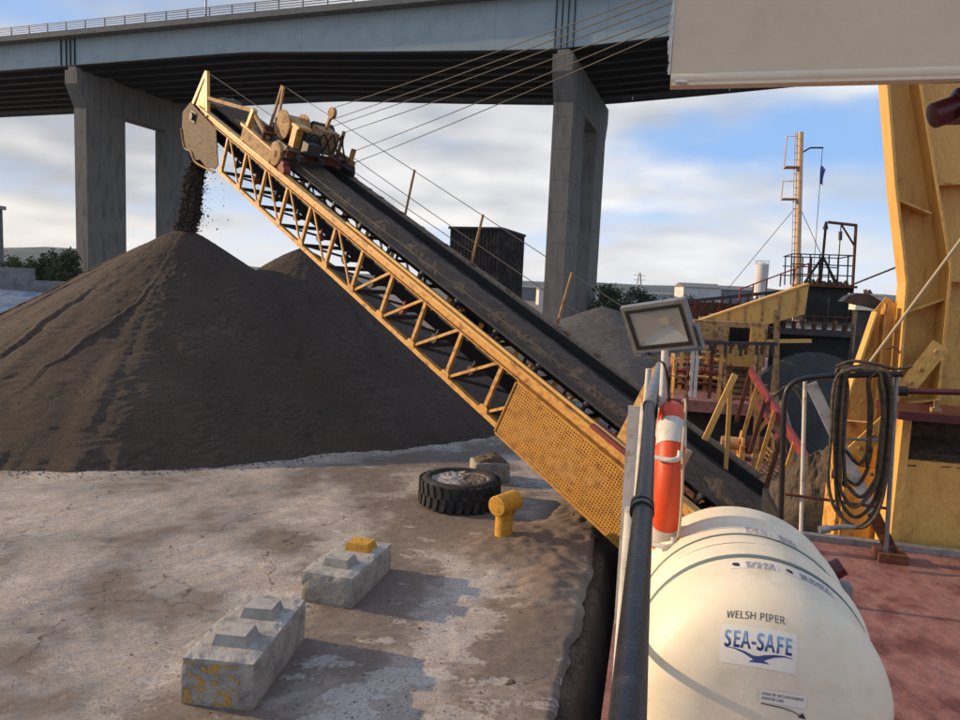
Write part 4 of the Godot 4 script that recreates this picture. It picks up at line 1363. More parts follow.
	for i in 14: b.bar(cp(W + 0.12, 0.25, -1.15 - 0.085 * i), cp(W + 0.2, 0.85 - 0.02 * i, -1.15 - 0.085 * i), 0.012, 0.03)
	for i in 8: b.bar(cp(W + 0.12 + 0.01 * i, 0.25 + 0.08 * i, -1.1), cp(W + 0.12 + 0.01 * i, 0.25 + 0.05 * i, -2.3), 0.012, 0.03)
	part(b, "tail_guard", M.yellow_old, t, "stuff")
	# end cone of the far pipe at the tail
	b = MB.new()
	b.cone(cp(W, 0.27, -1.42), cp(W, 0.24, -1.9), 0.12, 0.26, 18)
	part(b, "pipe_flare", M.yellow_old, t)
	# tail drum and hopper sides
	b = MB.new(); b.cone(cp(0.3, -0.3, ut - 0.1), cp(1.7, -0.3, ut - 0.1), 0.38, 0.38, 24); part(b, "tail_drum", M.dark_steel, t)
	# ---- head
	for x: float in [-0.10, W + 0.06]:
		b = MB.new()
		b.plate(PackedVector2Array([Vector2(17.05, -0.18), Vector2(19.2, -0.02), Vector2(19.62, -0.48), Vector2(19.45, -1.0), Vector2(18.95, -1.52), Vector2(18.6, -1.44), Vector2(18.2, -1.62), Vector2(17.7, -1.40), Vector2(17.2, -1.46), Vector2(16.6, -1.30), Vector2(16.45, -1.1)]), Vector3(x, 0, 0), Vector3(0, 0, -1), Vector3.UP, Vector3(0.03, 0, 0))
		part(b, "head_plate", M.tan_plate, t)
	b = MB.new(); b.cone(cp(0.05, -0.35, 18.75), cp(W - 0.0, -0.35, 18.75), 0.42, 0.42, 28); part(b, "head_drum", M.rubber, t)
	b = MB.new(); b.cone(cp(-0.2, -0.35, 18.75), cp(-0.1, -0.35, 18.75), 0.12, 0.12, 14); b.box(cp(-0.13, -0.52, 18.95), cp(-0.10, -0.18, 18.55)); part(b, "drum_bearing", M.dark_steel, t)
	b = MB.new()
	b.tube(curve([cp(-0.12, -1.0, 19.45), cp(-0.12, -1.45, 18.95), cp(-0.12, -1.4, 18.4), cp(-0.12, -1.58, 17.9), cp(-0.12, -1.36, 16.5)], 6), 0.035, 6)
	part(b, "plate_edge", M.yellow_old, t)
	for x: float in [-0.02]:
		for q in [[19.1, 18.62], [17.95, 18.62]]:
			b = MB.new()
			b.bar(cp(x, -0.05, q[0]), cp(x + (0.02 if x < 1 else -0.02), 1.15, q[1]), 0.10, 0.14, Vector3(0, 0, 1))
			part(b, "head_frame_leg", M.yellow_clean, t)
	b = MB.new(); b.plate(PackedVector2Array([Vector2(18.9, 0.0), Vector2(18.62, 1.0), Vector2(18.2, 0.0)]), Vector3(-0.03, 0, 0), Vector3(0, 0, -1), Vector3.UP, Vector3(0.02, 0, 0)); part(b, "head_frame_plate", M.yellow_clean, t)
	b = MB.new(); b.bar(cp(0, 0.45, 18.2), cp(0, 1.02, 15.2), 0.09, 0.10); part(b, "head_strut", M.yellow_old, t)
	b = MB.new(); b.bar(cp(0, 0.08, 15.4), cp(0, 1.08, 15.15), 0.14, 0.14); part(b, "strut_post", M.yellow_clean, t)
	b = MB.new(); b.bar(cp(0, 1.0, 15.2), cp(0.1, 0.55, 14.2), 0.09, 0.09); part(b, "head_strut", M.yellow_old, t)
	for q in [[17.7, 17.55], [17.25, 17.45]]:
		b = MB.new(); b.bar(cp(W, 0.1, q[0]), cp(W, 1.5, q[1]), 0.07, 0.09); part(b, "far_frame_leg", M.yellow_old, t)

	# ---- winch carriage riding on the boom
	var wn := thing("winch_carriage", "clay caked winch carriage with wheels riding on top of the boom conveyor", "winch", cp(1.0, 0.1, 13.8), cb, co)
	for x: float in [0.0, W]:
		for u: float in [12.8, 14.9] if x > 1 else [13.35]:
			b = MB.new()
			b.lathe(PackedVector2Array([Vector2(0.0, -0.09), Vector2(0.10, -0.09), Vector2(0.10, -0.06), Vector2(0.30, -0.06), Vector2(0.34, -0.04), Vector2(0.34, 0.05), Vector2(0.27, 0.06), Vector2(0.08, 0.09), Vector2(0.0, 0.09)]), cp(x - 0.04, 0.42, u), Vector3(1, 0, 0), Vector3.UP, 22)
			part(b, "wheel", M.yellow_old if x < 1 else M.rubber, wn)
	b = MB.new(); b.bar(cp(-0.08, 0.30, 15.4), cp(-0.08, 0.22, 13.5), 0.05, 0.34); part(b, "side_cover", M.yellow_old, wn)
	b = MB.new(); b.bar(cp(-0.02, 0.5, 15.6), cp(0.0, 0.42, 13.6), 0.16, 0.08); part(b, "side_beam", M.yellow, wn)
	for u: float in [14.3, 12.85]:
		b = MB.new(); b.ibeam(cp(-0.05, 0.62, u), cp(W + 0.1, 0.62, u), 0.14, 0.22, Vector3.UP, 0.03); part(b, "cross_beam", M.rust, wn)
	for x: float in [0.25, 0.9, W - 0.2]:
		b = MB.new(); b.bar(cp(x, 0.62, 12.5), cp(x, 0.62, 14.6), 0.12, 0.14); part(b, "bed_beam", M.dark_steel, wn)
	b = MB.new(); b.cone(cp(0.35, 1.05, 14.1), cp(1.0, 1.05, 14.1), 0.32, 0.32, 20); b.cone(cp(0.33, 1.05, 14.1), cp(0.37, 1.05, 14.1), 0.42, 0.42, 20); b.cone(cp(0.98, 1.05, 14.1), cp(1.02, 1.05, 14.1), 0.42, 0.42, 20); part(b, "rope_drum", M.yellow_old, wn)
	b = MB.new(); b.cone(cp(1.15, 1.12, 13.85), cp(1.75, 1.12, 13.85), 0.26, 0.26, 18); b.cone(cp(1.75, 1.12, 13.85), cp(1.82, 1.12, 13.85), 0.30, 0.22, 18); part(b, "motor", M.rubber, wn)
	b = MB.new(); b.box(cp(1.05, 0.7, 13.7), cp(1.6, 1.35, 13.1)); b.cone(cp(1.0, 1.0, 13.4), cp(1.7, 1.0, 13.4), 0.2, 0.2, 14); part(b, "gearbox", M.winch, wn)
	b = MB.new(); b.cone(cp(0.55, 0.95, 13.2), cp(1.0, 0.95, 13.2), 0.24, 0.24, 16); part(b, "rope_drum", M.rubber, wn)
	b = MB.new(); b.box(cp(0.3, 0.7, 13.45), cp(0.52, 1.25, 13.2)); b.box(cp(0.28, 1.25, 13.5), cp(0.7, 1.32, 13.1)); part(b, "brake_housing", M.yellow, wn)
	b = MB.new(); b.bar(cp(1.92, 0.6, 12.72), cp(1.92, 1.12, 12.72), 0.09, 0.12); b.bar(cp(1.92, 0.6, 13.42), cp(1.92, 1.4, 13.42), 0.10, 0.06); b.bar(cp(1.92, 0.75, 12.5), cp(1.92, 0.75, 13.5), 0.06, 0.14); part(b, "stanchion", M.yellow_old, wn)
	b = MB.new(); b.bar(cp(1.3, 0.7, 13.5), cp(1.3, 1.95, 13.3), 0.08, 0.08); b.cone(cp(1.25, 1.85, 13.3), cp(1.35, 1.85, 13.3), 0.16, 0.16, 16); part(b, "sheave_post", M.yellow_old, wn)
	b = MB.new(); b.box(cp(1.5, 0.55, 14.7), cp(1.95, 0.95, 14.35)); part(b, "control_box", M.galv, wn)
	b = MB.new(); b.box(cp(-0.06, 0.1, 13.1), cp(0.12, 0.36, 12.85)); b.cone(cp(-0.1, 0.15, 12.8), cp(0.12, 0.15, 12.8), 0.13, 0.13, 12); part(b, "rail_guide", M.idler_red, wn)
	for k in 7:
		b = MB.new(); b.cone(cp(1.19 + 0.085 * k, 1.12, 13.85), cp(1.21 + 0.085 * k, 1.12, 13.85), 0.29, 0.29, 16); part(b, "cooling_fin", M.dark_steel, wn)
	for k in 4:
		b = MB.new(); b.tube(curve([cp(0.5 + 0.3 * k, 0.75, 13.0), cp(0.6 + 0.3 * k, 1.25 + 0.05 * k, 12.85), cp(0.9 + 0.25 * k, 1.1, 12.9), cp(1.0 + 0.25 * k, 0.7, 12.7)], 5), 0.025, 6); part(b, "hydraulic_hose", M.rubber, wn)
	b = MB.new(); b.box(cp(0.42, 0.72, 12.95), cp(0.85, 1.02, 12.65)); part(b, "valve_block", M.dark_steel, wn)
	b = MB.new(); b.bar(cp(0.1, 0.7, 14.55), cp(1.9, 0.7, 14.55), 0.05, 0.3); part(b, "guard_plate", M.rust, wn)
	# ---- wires
	var wr := func(label: String, a: Vector3, c: Vector3, r: float, sag: float, group: String, called := "stay_cable") -> void:
		var q := MB.new()
		var p := PackedVector3Array()
		for k in 17:
			var s := k / 16.0
			p.append(a.lerp(c, s) - Vector3(0, sag * 4 * s * (1 - s), 0))
		q.tube(p, r, 6)
		solo(q, called, M.wire, a, label, "cable", Basis(), Vector3.ZERO, group)
	var anchors := [cw(1.30, 2.03, 13.25), cw(1.30, 1.64, 13.32), cw(1.50, 1.48, 13.41), cw(1.90, 1.35, 13.43), cw(1.95, 1.01, 12.82), cw(1.95, 0.77, 12.58)]
	var ends := [Vector3(3.15, 8.61, -8.98), Vector3(3.16, 8.54, -8.97), Vector3(3.16, 8.43, -8.96), Vector3(3.17, 8.29, -8.94), Vector3(3.17, 8.26, -8.94), Vector3(3.17, 8.17, -8.93)]
	var names := ["topmost", "second", "third", "fourth", "fifth", "lowest"]
	for k in 6:
		wr.call("%s of the six steel cables fanning from the winch carriage to the upper right" % names[k], anchors[k], ends[k], 0.009, 0.05, "luffing cables")
	wr.call("pull wire over the tops of the three leaning poles", cw(W + 0.05, 1.5, 17.5), cw(W + 0.05, 1.55, 0.9), 0.010, 0.0, "pull wires along the boom", "pull_wire")
	wr.call("lower pull wire just above the far pipe of the boom", cw(W + 0.05, 0.85, 12.9), cw(W + 0.05, 0.95, 0.6), 0.010, 0.05, "pull wires along the boom", "pull_wire")
	wr.call("wire from the boom's head frame down over the winch carriage", cw(0.0, 1.15, 18.6), cw(W, 0.62, 7.0), 0.010, 0.0, "pull wires along the boom", "pull_wire")
	wr.call("pull wire along the near edge of the loaded belt", cw(0.28, 0.42, 12.8), cw(0.5, 0.42, 0.4), 0.010, 0.03, "pull wires along the boom", "pull_wire")
	wr.call("thin conduit wire on the idler brackets beside the near chord", cw(0.22, 0.27, 12.7), cw(0.22, 0.27, 0.4), 0.008, 0.0, "pull wires along the boom", "pull_wire")

# ---------------------------------------------------------------- the ship about the camera
func make_ship() -> void:
	var b: MB
	var t := ship("ship_hull", "red decked dredger hull lying along the quay", "ship", sp(3.0, -2.5, 10.0))
	b = MB.new()
	b.box(sp(-0.10, -3.2, 6.15), sp(-0.06, 2.41, -6.0)); part(b, "side_plating", M.black_steel, t)
	b = MB.new(); b.box(sp(-0.10, -3.2, 60), sp(-0.06, -0.12, 6.152)); part(b, "side_plating", M.black_steel, t)
	# raised deck in plates with fine weld joints
	for i in 3:
		for j in 4:
			b = MB.new()
			var t0 := -0.12 + 4.2 * i
			var a0 := -6.0 + 3.04 * j
			b.box(sp(t0 + 0.002, 2.42, a0 + 3.038), sp(t0 + 4.198, 2.55, a0 + 0.002))
			part(b, "deck_plate", M.red_deck, t)
	b = MB.new(); b.box(sp(-0.05, -3.0, 6.10), sp(12.0, 2.41, 6.04)); part(b, "bulkhead", M.dark_steel, t)
	b = MB.new(); b.box(sp(0.2, 2.552, 6.16), sp(12.4, 2.60, 6.08)); part(b, "deck_lip", M.galv, t)
	b = MB.new(); b.box(sp(-0.05, -0.42, 60), sp(12.0, -0.30, 6.16)); part(b, "main_deck", M.red_deck, t)
	b = MB.new(); b.box(sp(12.0, -3.0, 60), sp(12.05, 0.8, -6.0)); part(b, "side_plating", M.black_steel, t)
	# cross platforms amidships and their faces
	b = MB.new(); b.box(sp(0.4, 0.55, 19.4), sp(3.3, 0.62, 16.0)); part(b, "platform", M.red_deck, t)
	b = MB.new(); b.box(sp(0.4, -0.3, 19.45), sp(3.3, 0.54, 19.4)); part(b, "platform_face", M.maroon, t)
	b = MB.new(); b.box(sp(0.3, 1.45, 23.0), sp(3.2, 1.75, 19.2)); part(b, "platform", M.red_deck, t)
	b = MB.new(); b.box(sp(0.35, 0.62, 19.75), sp(3.15, 1.44, 19.68)); part(b, "platform_face", M.black_steel, t)
	b = MB.new(); b.box(sp(0.3, 2.05, 25.0), sp(2.0, 2.35, 21.5)); part(b, "platform", M.red_deck, t)
	b = MB.new(); b.box(sp(0.35, 1.76, 22.1), sp(1.95, 2.04, 22.05)); part(b, "platform_face", M.maroon, t)

	# steps
	t = ship("deck_steps", "short dark steel steps between yellow posts amidships", "steps", sp(2.45, 1.75, 20.2))
	for k in 6:
		b = MB.new(); b.box(sp(2.14, 1.72 + 0.15 * k, 20.1 + 0.1 * k), sp(2.76, 1.76 + 0.15 * k, 19.94 + 0.1 * k)); part(b, "tread", M.dark_steel, t)
	for x: float in [2.12, 2.78]:
		b = MB.new(); b.bar(sp(x, 1.7, 19.95), sp(x, 2.75, 20.65), 0.03, 0.16); part(b, "stringer", M.dark_steel, t)
	b = MB.new(); b.box(sp(2.0, 1.1, 20.75), sp(2.9, 3.0, 20.68)); part(b, "back_plate", M.yellow_old, t)

	guard_rail()
	canister()
	lifebuoy()
	floodlight()
	gantry()
	hose_rack()
	deck_box()
	overhead()
	amidships()

func guard_rail() -> void:
	var t := ship("guard_rail", "black padded ship's rail running away beside the white canister", "rail", sp(0, 2.55, 2.0))
	var b := MB.new()
	b.tube(curve([sp(0.0, 4.0, -0.6), sp(0.0, 4.0, 1.0), sp(0.004, 4.0, 2.1), sp(0.0, 4.0, 3.14), sp(0.0, 3.985, 3.24)], 6), 0.0225, 18)
	b.cone(sp(0, 3.985, 3.22), sp(0, 3.985, 3.26), 0.028, 0.026, 18)
	part(b, "padded_rail", M.rail_black, t)
	for a: float in [1.62, 1.66, 3.2]:
		b = MB.new(); b.cone(sp(0, 4.0, a), sp(0, 4.0, a + 0.025), 0.028, 0.028, 18); part(b, "clamp_ring", M.rail_black, t)
	b = MB.new(); b.tube(curve([sp(0.0, 4.0, 3.2), sp(0.02, 4.01, 3.9), sp(0.05, 4.02, 4.85)], 6), 0.028, 14); part(b, "bare_rail", M.galv, t)
	for a: float in [-0.2, 1.64, 3.3, 4.8]:
		b = MB.new(); b.tube(pv([sp(-0.03, 2.55, a), sp(-0.02, 4.0, a)]), 0.02, 10); part(b, "stanchion", M.white_paint, t)
	b = MB.new(); b.tube(pv([sp(-0.03, 3.3, -0.6), sp(-0.03, 3.3, 4.8)]), 0.015, 10); part(b, "mid_rail", M.white_paint, t)
	# white backing board of the lifebuoy station
	b = MB.new(); b.box(sp(-0.095, 2.9, 3.37), sp(-0.005, 3.97, 3.355)); part(b, "backing_board", M.white_paint, t)

func canister() -> void:
	var T := 0.43
	var H := 3.13
	var R := 0.42
	var A := 2.52
	var L := 0.22
	var t := ship("liferaft_canister", "cream liferaft canister with SEA-SAFE and WELSH PIPER lettering beside the rail", "liferaft", sp(T, 2.72, 3.0))
	var P := 2.8
	var prof := PackedVector2Array()
	# (radius, distance towards the camera from the rim)
	for k in 33:
		var s := sin(k / 32.0 * PI / 2)
		prof.append(Vector2(R * pow(maxf(0.0, 1 - pow(1 - s, P)), 1 / P) if k > 0 else 0.0, L * (1 - s)))
	var ctr := sp(T, H, A)
	var b := MB.new()
	b.lathe(prof, ctr, Vector3(0, 0, 1), Vector3.RIGHT, 72)
	part(b, "near_dome", M.cream, t)
	# body with moulded beads and seams
	prof = PackedVector2Array()
	var far := 3.44 - A
	var m := 150
	for k in m + 1:
		var q := far * k / m
		var r := R
		for bd in [[0.262, 0.021, 0.028], [0.35, -0.008, 0.012], [0.60, 0.021, 0.026], [0.68, -0.008, 0.012], [0.76, 0.014, 0.026]]:
			r += bd[1] * exp(-pow((q - bd[0]) / bd[2], 2))
		var e := maxf(0.0, (q - (far - 0.12)) / 0.12)
		r *= pow(maxf(0.0, 1 - pow(e, 2.6)), 1 / 2.6)
		prof.append(Vector2(r, -q))
	b = MB.new()
	b.lathe(prof, ctr, Vector3(0, 0, 1), Vector3.RIGHT, 72)
	part(b, "shell", M.cream, t)
	# mid flange where the two halves meet
	for s: float in [-1.0, 1.0]:
		b = MB.new(); b.box(sp(T + s * (R - 0.01), H - 0.10, 3.36), sp(T + s * (R + 0.022), H - 0.075, A - 0.02)); part(b, "seam_flange", M.cream, t)
	b = MB.new()
	var arc := PackedVector3Array()
	for k in 33:
		var th := PI * k / 32.0
		arc.append(ctr + Vector3(cos(th) * (R + 0.004), -0.088, pow(sin(th), 0.85) * (L + 0.003)))
	b.tube(arc, 0.014, 6)
	part(b, "seam_flange", M.cream, t)
	# straps and dark seams round the body
	for q in [[0.180, 0.030, "strap", M.band_green, 0.0035], [0.325, 0.006, "seam_line", M.seam, 0.001], [0.425, 0.012, "strap", M.band_green, 0.004], [0.665, 0.006, "seam_line", M.seam, 0.001]]:
		b = MB.new()
		b.lathe(PackedVector2Array([Vector2(R - 0.01, -q[0] + q[1] / 2), Vector2(R + q[4], -q[0] + q[1] / 2), Vector2(R + q[4], -q[0] - q[1] / 2), Vector2(R - 0.01, -q[0] - q[1] / 2)]), ctr, Vector3(0, 0, 1), Vector3.RIGHT, 72)
		part(b, q[2], q[3], t)
	# everything printed or stuck on is laid onto the moulded surface
	var lay := func(p: Vector3, proud: float) -> Vector3:
		var d := p - ctr
		var rho := Vector2(d.x, d.y).length()
		if d.z > 0:
			var F := pow(pow(rho / R, P) + pow(d.z / L, P), 1 / P)
			return ctr + d / F * (1.0 + proud / R)
		return ctr + Vector3(d.x / rho * (R + proud), d.y / rho * (R + proud), d.z)
	var patch := func(c: Vector3, ux: Vector3, uy: Vector3, w: float, h: float, proud: float, called: String, mat: Material, parent: Node) -> Node:
		var q := MB.new()
		var nx := maxi(2, int(w / 0.012))
		var ny := maxi(2, int(h / 0.012))
		for i in nx:
			for j in ny:
				var f := func(x: int, y: int) -> Vector3: return lay.call(c + ux * w * (float(x) / nx - 0.5) + uy * h * (float(y) / ny - 0.5), proud)
				var p0: Vector3 = f.call(i, j)
				q.flat(p0, f.call(i + 1, j), f.call(i + 1, j + 1), p0 - ctr)
				q.flat(p0, f.call(i + 1, j + 1), f.call(i, j + 1), p0 - ctr)
		return part(q, called, mat, parent)
	var font := SystemFont.new()
	font.font_names = PackedStringArray(["Droid Sans"])
	var bold := SystemFont.new()
	bold.font_names = PackedStringArray(["Droid Sans"])
	bold.font_weight = 700
	var write := func(text: String, fnt: Font, c: Vector3, ux: Vector3, uy: Vector3, width: float, height: float, proud: float, called: String, ink: Array, parent: Node) -> void:
		var tm := TextMesh.new()
		tm.text = text
		tm.font = fnt
		tm.font_size = 64
		tm.pixel_size = 0.01
		tm.depth = 0.0
		var arr := tm.get_mesh_arrays()
		var vs: PackedVector3Array = arr[Mesh.ARRAY_VERTEX]
		var ids: PackedInt32Array = arr[Mesh.ARRAY_INDEX]
		var lo := Vector2.INF
		var hi := -Vector2.INF
		for v in vs:
			lo = lo.min(Vector2(v.x, v.y)); hi = hi.max(Vector2(v.x, v.y))
		var q := MB.new()
		var n := ids.size() if ids.size() else vs.size()
		for i in range(0, n, 3):
			var p: Array[Vector3] = []
			var yy := 0.0
			for k in 3:
				var v := vs[ids[i + k]] if ids.size() else vs[i + k]
				var u := (Vector2(v.x, v.y) - lo) / (hi - lo) - Vector2(0.5, 0.5)
				yy += u.y / 3
				p.append(lay.call(c + ux * u.x * width + uy * u.y * height, proud))
			for k in 3:
				var v := vs[ids[i + k]] if ids.size() else vs[i + k]
				var u := (v.y - lo.y) / (hi.y - lo.y)
				q.c.append(ink[0].lerp(ink[1], smoothstep(0.15, 0.85, u)))
			var nn := (p[1] - p[0]).cross(p[2] - p[0]).normalized()
			if nn.dot(p[0] - ctr) < 0: nn = -nn
			for k in 3: q.v.append(p[k]); q.n.append(nn)
		part(q, called, M.ink, parent)
	var dark := Color8(52, 54, 62).srgb_to_linear()
	var navy := Color8(22, 44, 104).srgb_to_linear()
	var sky := Color8(120, 162, 206).srgb_to_linear()
	var ux := Vector3(0.999, 0.02, 0.04).normalized()
	var uy := Vector3(0.0, 0.95, -0.3).normalized()
	write.call("WELSH PIPER", font, sp(0.380, 3.470, 2.360), ux, uy, 0.180, 0.029, 0.0012, "name_lettering", [dark, dark], t)
	var st = patch.call(sp(0.391, 3.383, 2.326), ux, uy, 0.235, 0.120, 0.0006, "maker_sticker", M.sticker, t)
	write.call("SEA-SAFE", bold, sp(0.390, 3.400, 2.329), ux, uy, 0.205, 0.054, 0.0016, "lettering", [navy, sky], st)
	# the gull under the lettering
	b = MB.new()
	var gull := func(pts: Array) -> void:
		for k in pts.size() - 1:
			var f := func(q: Array, s: float) -> Vector3: return lay.call(sp(0.391, 3.383, 2.326) + ux * q[0] + uy * (q[1] + s * q[2]), 0.0016)
			var p0: Vector3 = f.call(pts[k], 1)
			var nn := (p0 - ctr).normalized()
			b.quad(p0, f.call(pts[k + 1], 1), f.call(pts[k + 1], -1), f.call(pts[k], -1), nn)
	gull.call([[-0.10, -0.012, 0.0006], [-0.07, -0.014, 0.002], [-0.04, -0.022, 0.004], [-0.012, -0.034, 0.006], [0.004, -0.036, 0.009], [0.018, -0.030, 0.008], [0.05, -0.020, 0.004], [0.08, -0.016, 0.002], [0.105, -0.018, 0.0006]])
	gull.call([[-0.024, -0.046, 0.002], [-0.01, -0.043, 0.004], [0.012, -0.041, 0.005], [0.034, -0.045, 0.001]])
	part(b, "gull_emblem", M.print_navy, st)
	# painter line notice and arrow
	st = patch.call(sp(0.474, 3.238, 2.303), ux, Vector3.UP, 0.142, 0.042, 0.0006, "painter_sticker", M.sticker, t)
	write.call("LIGNE DE DECLENCHEMENT", bold, sp(0.474, 3.245, 2.303), ux, Vector3.UP, 0.128, 0.0095, 0.0014, "lettering", [dark, dark], st)
	write.call("PAINTER LINE", bold, sp(0.444, 3.230, 2.303), ux, Vector3.UP, 0.066, 0.0095, 0.0014, "lettering", [dark, dark], st)
	b = MB.new()
	var ln := [[0.411, 3.213], [0.476, 3.209], [0.506, 3.203], [0.530, 3.192]]
	for k in 3:
		var p0: Vector3 = lay.call(sp(ln[k][0], ln[k][1], 2.303), 0.0014)
		var p1: Vector3 = lay.call(sp(ln[k + 1][0], ln[k + 1][1], 2.303), 0.0014)
		b.quad(p0, p1, p1 + Vector3(0, -0.0035, 0), p0 + Vector3(0, -0.0035, 0), Vector3(0, 0.3, 1))
	var tip: Vector3 = lay.call(sp(0.546, 3.182, 2.303), 0.0016)
	b.flat(tip, tip + Vector3(-0.024, 0.003, 0), tip + Vector3(-0.011, 0.020, 0), Vector3.BACK)
	part(b, "arrow", M.print_dark, t)
	# data plates round the body
	for q in [[sp(0.40, 3.55, 2.615), 0.165, 0.066, "data_plate"], [sp(0.59, 3.52, 2.615), 0.19, 0.066, "data_plate"], [sp(0.46, 3.55, 3.01), 0.10, 0.08, "warning_plate"], [sp(0.58, 3.52, 3.01), 0.08, 0.075, "warning_plate"]]:
		var c: Vector3 = q[0]
		var d := c - ctr
		d.z = 0
		var tx := Vector3(d.y, -d.x, 0).normalized()
		st = patch.call(c, tx, Vector3(0, 0, -1), q[1], q[2], 0.0008, q[3], M.sticker, t)
		# rows of print too small to read
		b = MB.new()
		rng.seed = int(c.x * 100)
		var rows := 6
		for r in rows:
			var y: float = q[2] * (0.38 - 0.76 * r / (rows - 1))
			var x: float = -q[1] * 0.42 + (0.045 if q[3] == "data_plate" else 0.0)
			while x < q[1] * 0.42:
				var w := rng.randf_range(0.008, 0.03)
				var p0: Vector3 = lay.call(c + tx * x + Vector3(0, 0, -1) * y, 0.0018)
				var p1: Vector3 = lay.call(c + tx * minf(x + w, q[1] * 0.44) + Vector3(0, 0, -1) * y, 0.0018)
				b.quad(p0, p1, p1 + Vector3(0, 0, 0.0035), p0 + Vector3(0, 0, 0.0035), d.normalized())
				x += w + 0.006
		part(b, "fine_print", M.print_navy if q[3] == "data_plate" else M.idler_red, st)
		if q[3] == "data_plate":
			b = MB.new()
			var o: Vector3 = lay.call(c - tx * (q[1] / 2 - 0.026) + Vector3(0, 0, 0.0), 0.002)
			for k in 18:
				b.tri(o, o + (tx * cos(TAU * k / 18) + Vector3(0, 0, 1) * sin(TAU * k / 18)) * 0.017, o + (tx * cos(TAU * (k + 1) / 18) + Vector3(0, 0, 1) * sin(TAU * (k + 1) / 18)) * 0.017, d.normalized(), d.normalized(), d.normalized())
			part(b, "round_mark", M.print_dark, st)
	# release fitting on the far right shoulder
	b = MB.new(); b.cone(sp(0.78, 3.30, 3.26), sp(0.86, 3.36, 3.26), 0.045, 0.04, 14); part(b, "release_cap", M.maroon, t)
	b = MB.new(); b.box(sp(0.80, 3.18, 3.30), sp(0.90, 3.28, 3.22)); part(b, "release_bracket", M.galv, t)
	# cradle on the deck
	var cr := ship("canister_cradle", "low steel cradle under the white canister", "cradle", sp(T, 2.55, 3.0))
	for a: float in [2.72, 3.25]:
		b = MB.new()
		var poly := PackedVector2Array([Vector2(-0.40, 0), Vector2(0.40, 0), Vector2(0.40, 0.20)])
		for k in 13:
			var th := -PI / 2 + (1.0 - k / 6.0) * 0.95
			poly.append(Vector2(cos(th) * (R + 0.006), H - 2.55 + sin(th) * (R + 0.006)))
		poly.append(Vector2(-0.40, 0.20))
		b.plate(poly, sp(T, 2.55, a), Vector3.RIGHT, Vector3.UP, Vector3(0, 0, 0.05))
		part(b, "saddle", M.white_paint, cr)

func lifebuoy() -> void:
	var c := sp(0.105, 3.64, 3.40)
	var t := ship("lifebuoy", "orange and white lifebuoy hung edge-on on the rail under the floodlight", "lifebuoy", c - Vector3(0, 0.38, 0))
	var R := 0.30
	var r := 0.062
	var k := 48
	for s in 8:
		var b := MB.new()
		var band := s % 2 == 1
		var p := PackedVector3Array()
		var mid := TAU * s / 8.0 + 0.1
		var half := 0.2 if band else TAU / 8.0 - 0.2 + 0.02
		var a0 := mid - half
		var a1 := mid + half
		for i in 13:
			var th := lerpf(a0, a1, i / 12.0)
			p.append(c + Vector3(0, sin(th) * R, cos(th) * R))
		b.tube(p, r + (0.003 if band else 0.0), 16)
		part(b, "white_band" if band else "ring_segment", M.white_paint if band else M.orange, t)
	for s in 4:
		var b := MB.new()
		var p := PackedVector3Array()
		for i in 13:
			var th := TAU * s / 4.0 + 0.6 + (TAU / 4) * i / 12.0
			p.append(c + Vector3(0.045 + 0.01 * sin(i * PI / 12), sin(th) * (R + 0.055 + 0.02 * sin(i * PI / 12)), cos(th) * (R + 0.055 + 0.02 * sin(i * PI / 12))))
		b.tube(p, 0.006, 6)
		part(b, "grab_line", M.rope_pale, t)
	var h := ship("lifebuoy_holder", "white hook bracket and black straps that hold the lifebuoy", "bracket", sp(0.04, 3.34, 3.2))
	for y: float in [3.42, 3.80]:
		var b := MB.new()
		b.tube(curve([sp(0.03, y, 3.08), sp(0.10, y, 3.05), sp(0.135, y + 0.01, 3.06), sp(0.14, y + 0.04, 3.07)], 5), 0.011, 8)
		part(b, "hook", M.white_paint, h)
	var b2 := MB.new()
	b2.box(sp(0.03, 3.235, 3.16), sp(0.20, 3.25, 3.05)); part(b2, "strap", M.black_steel, h)

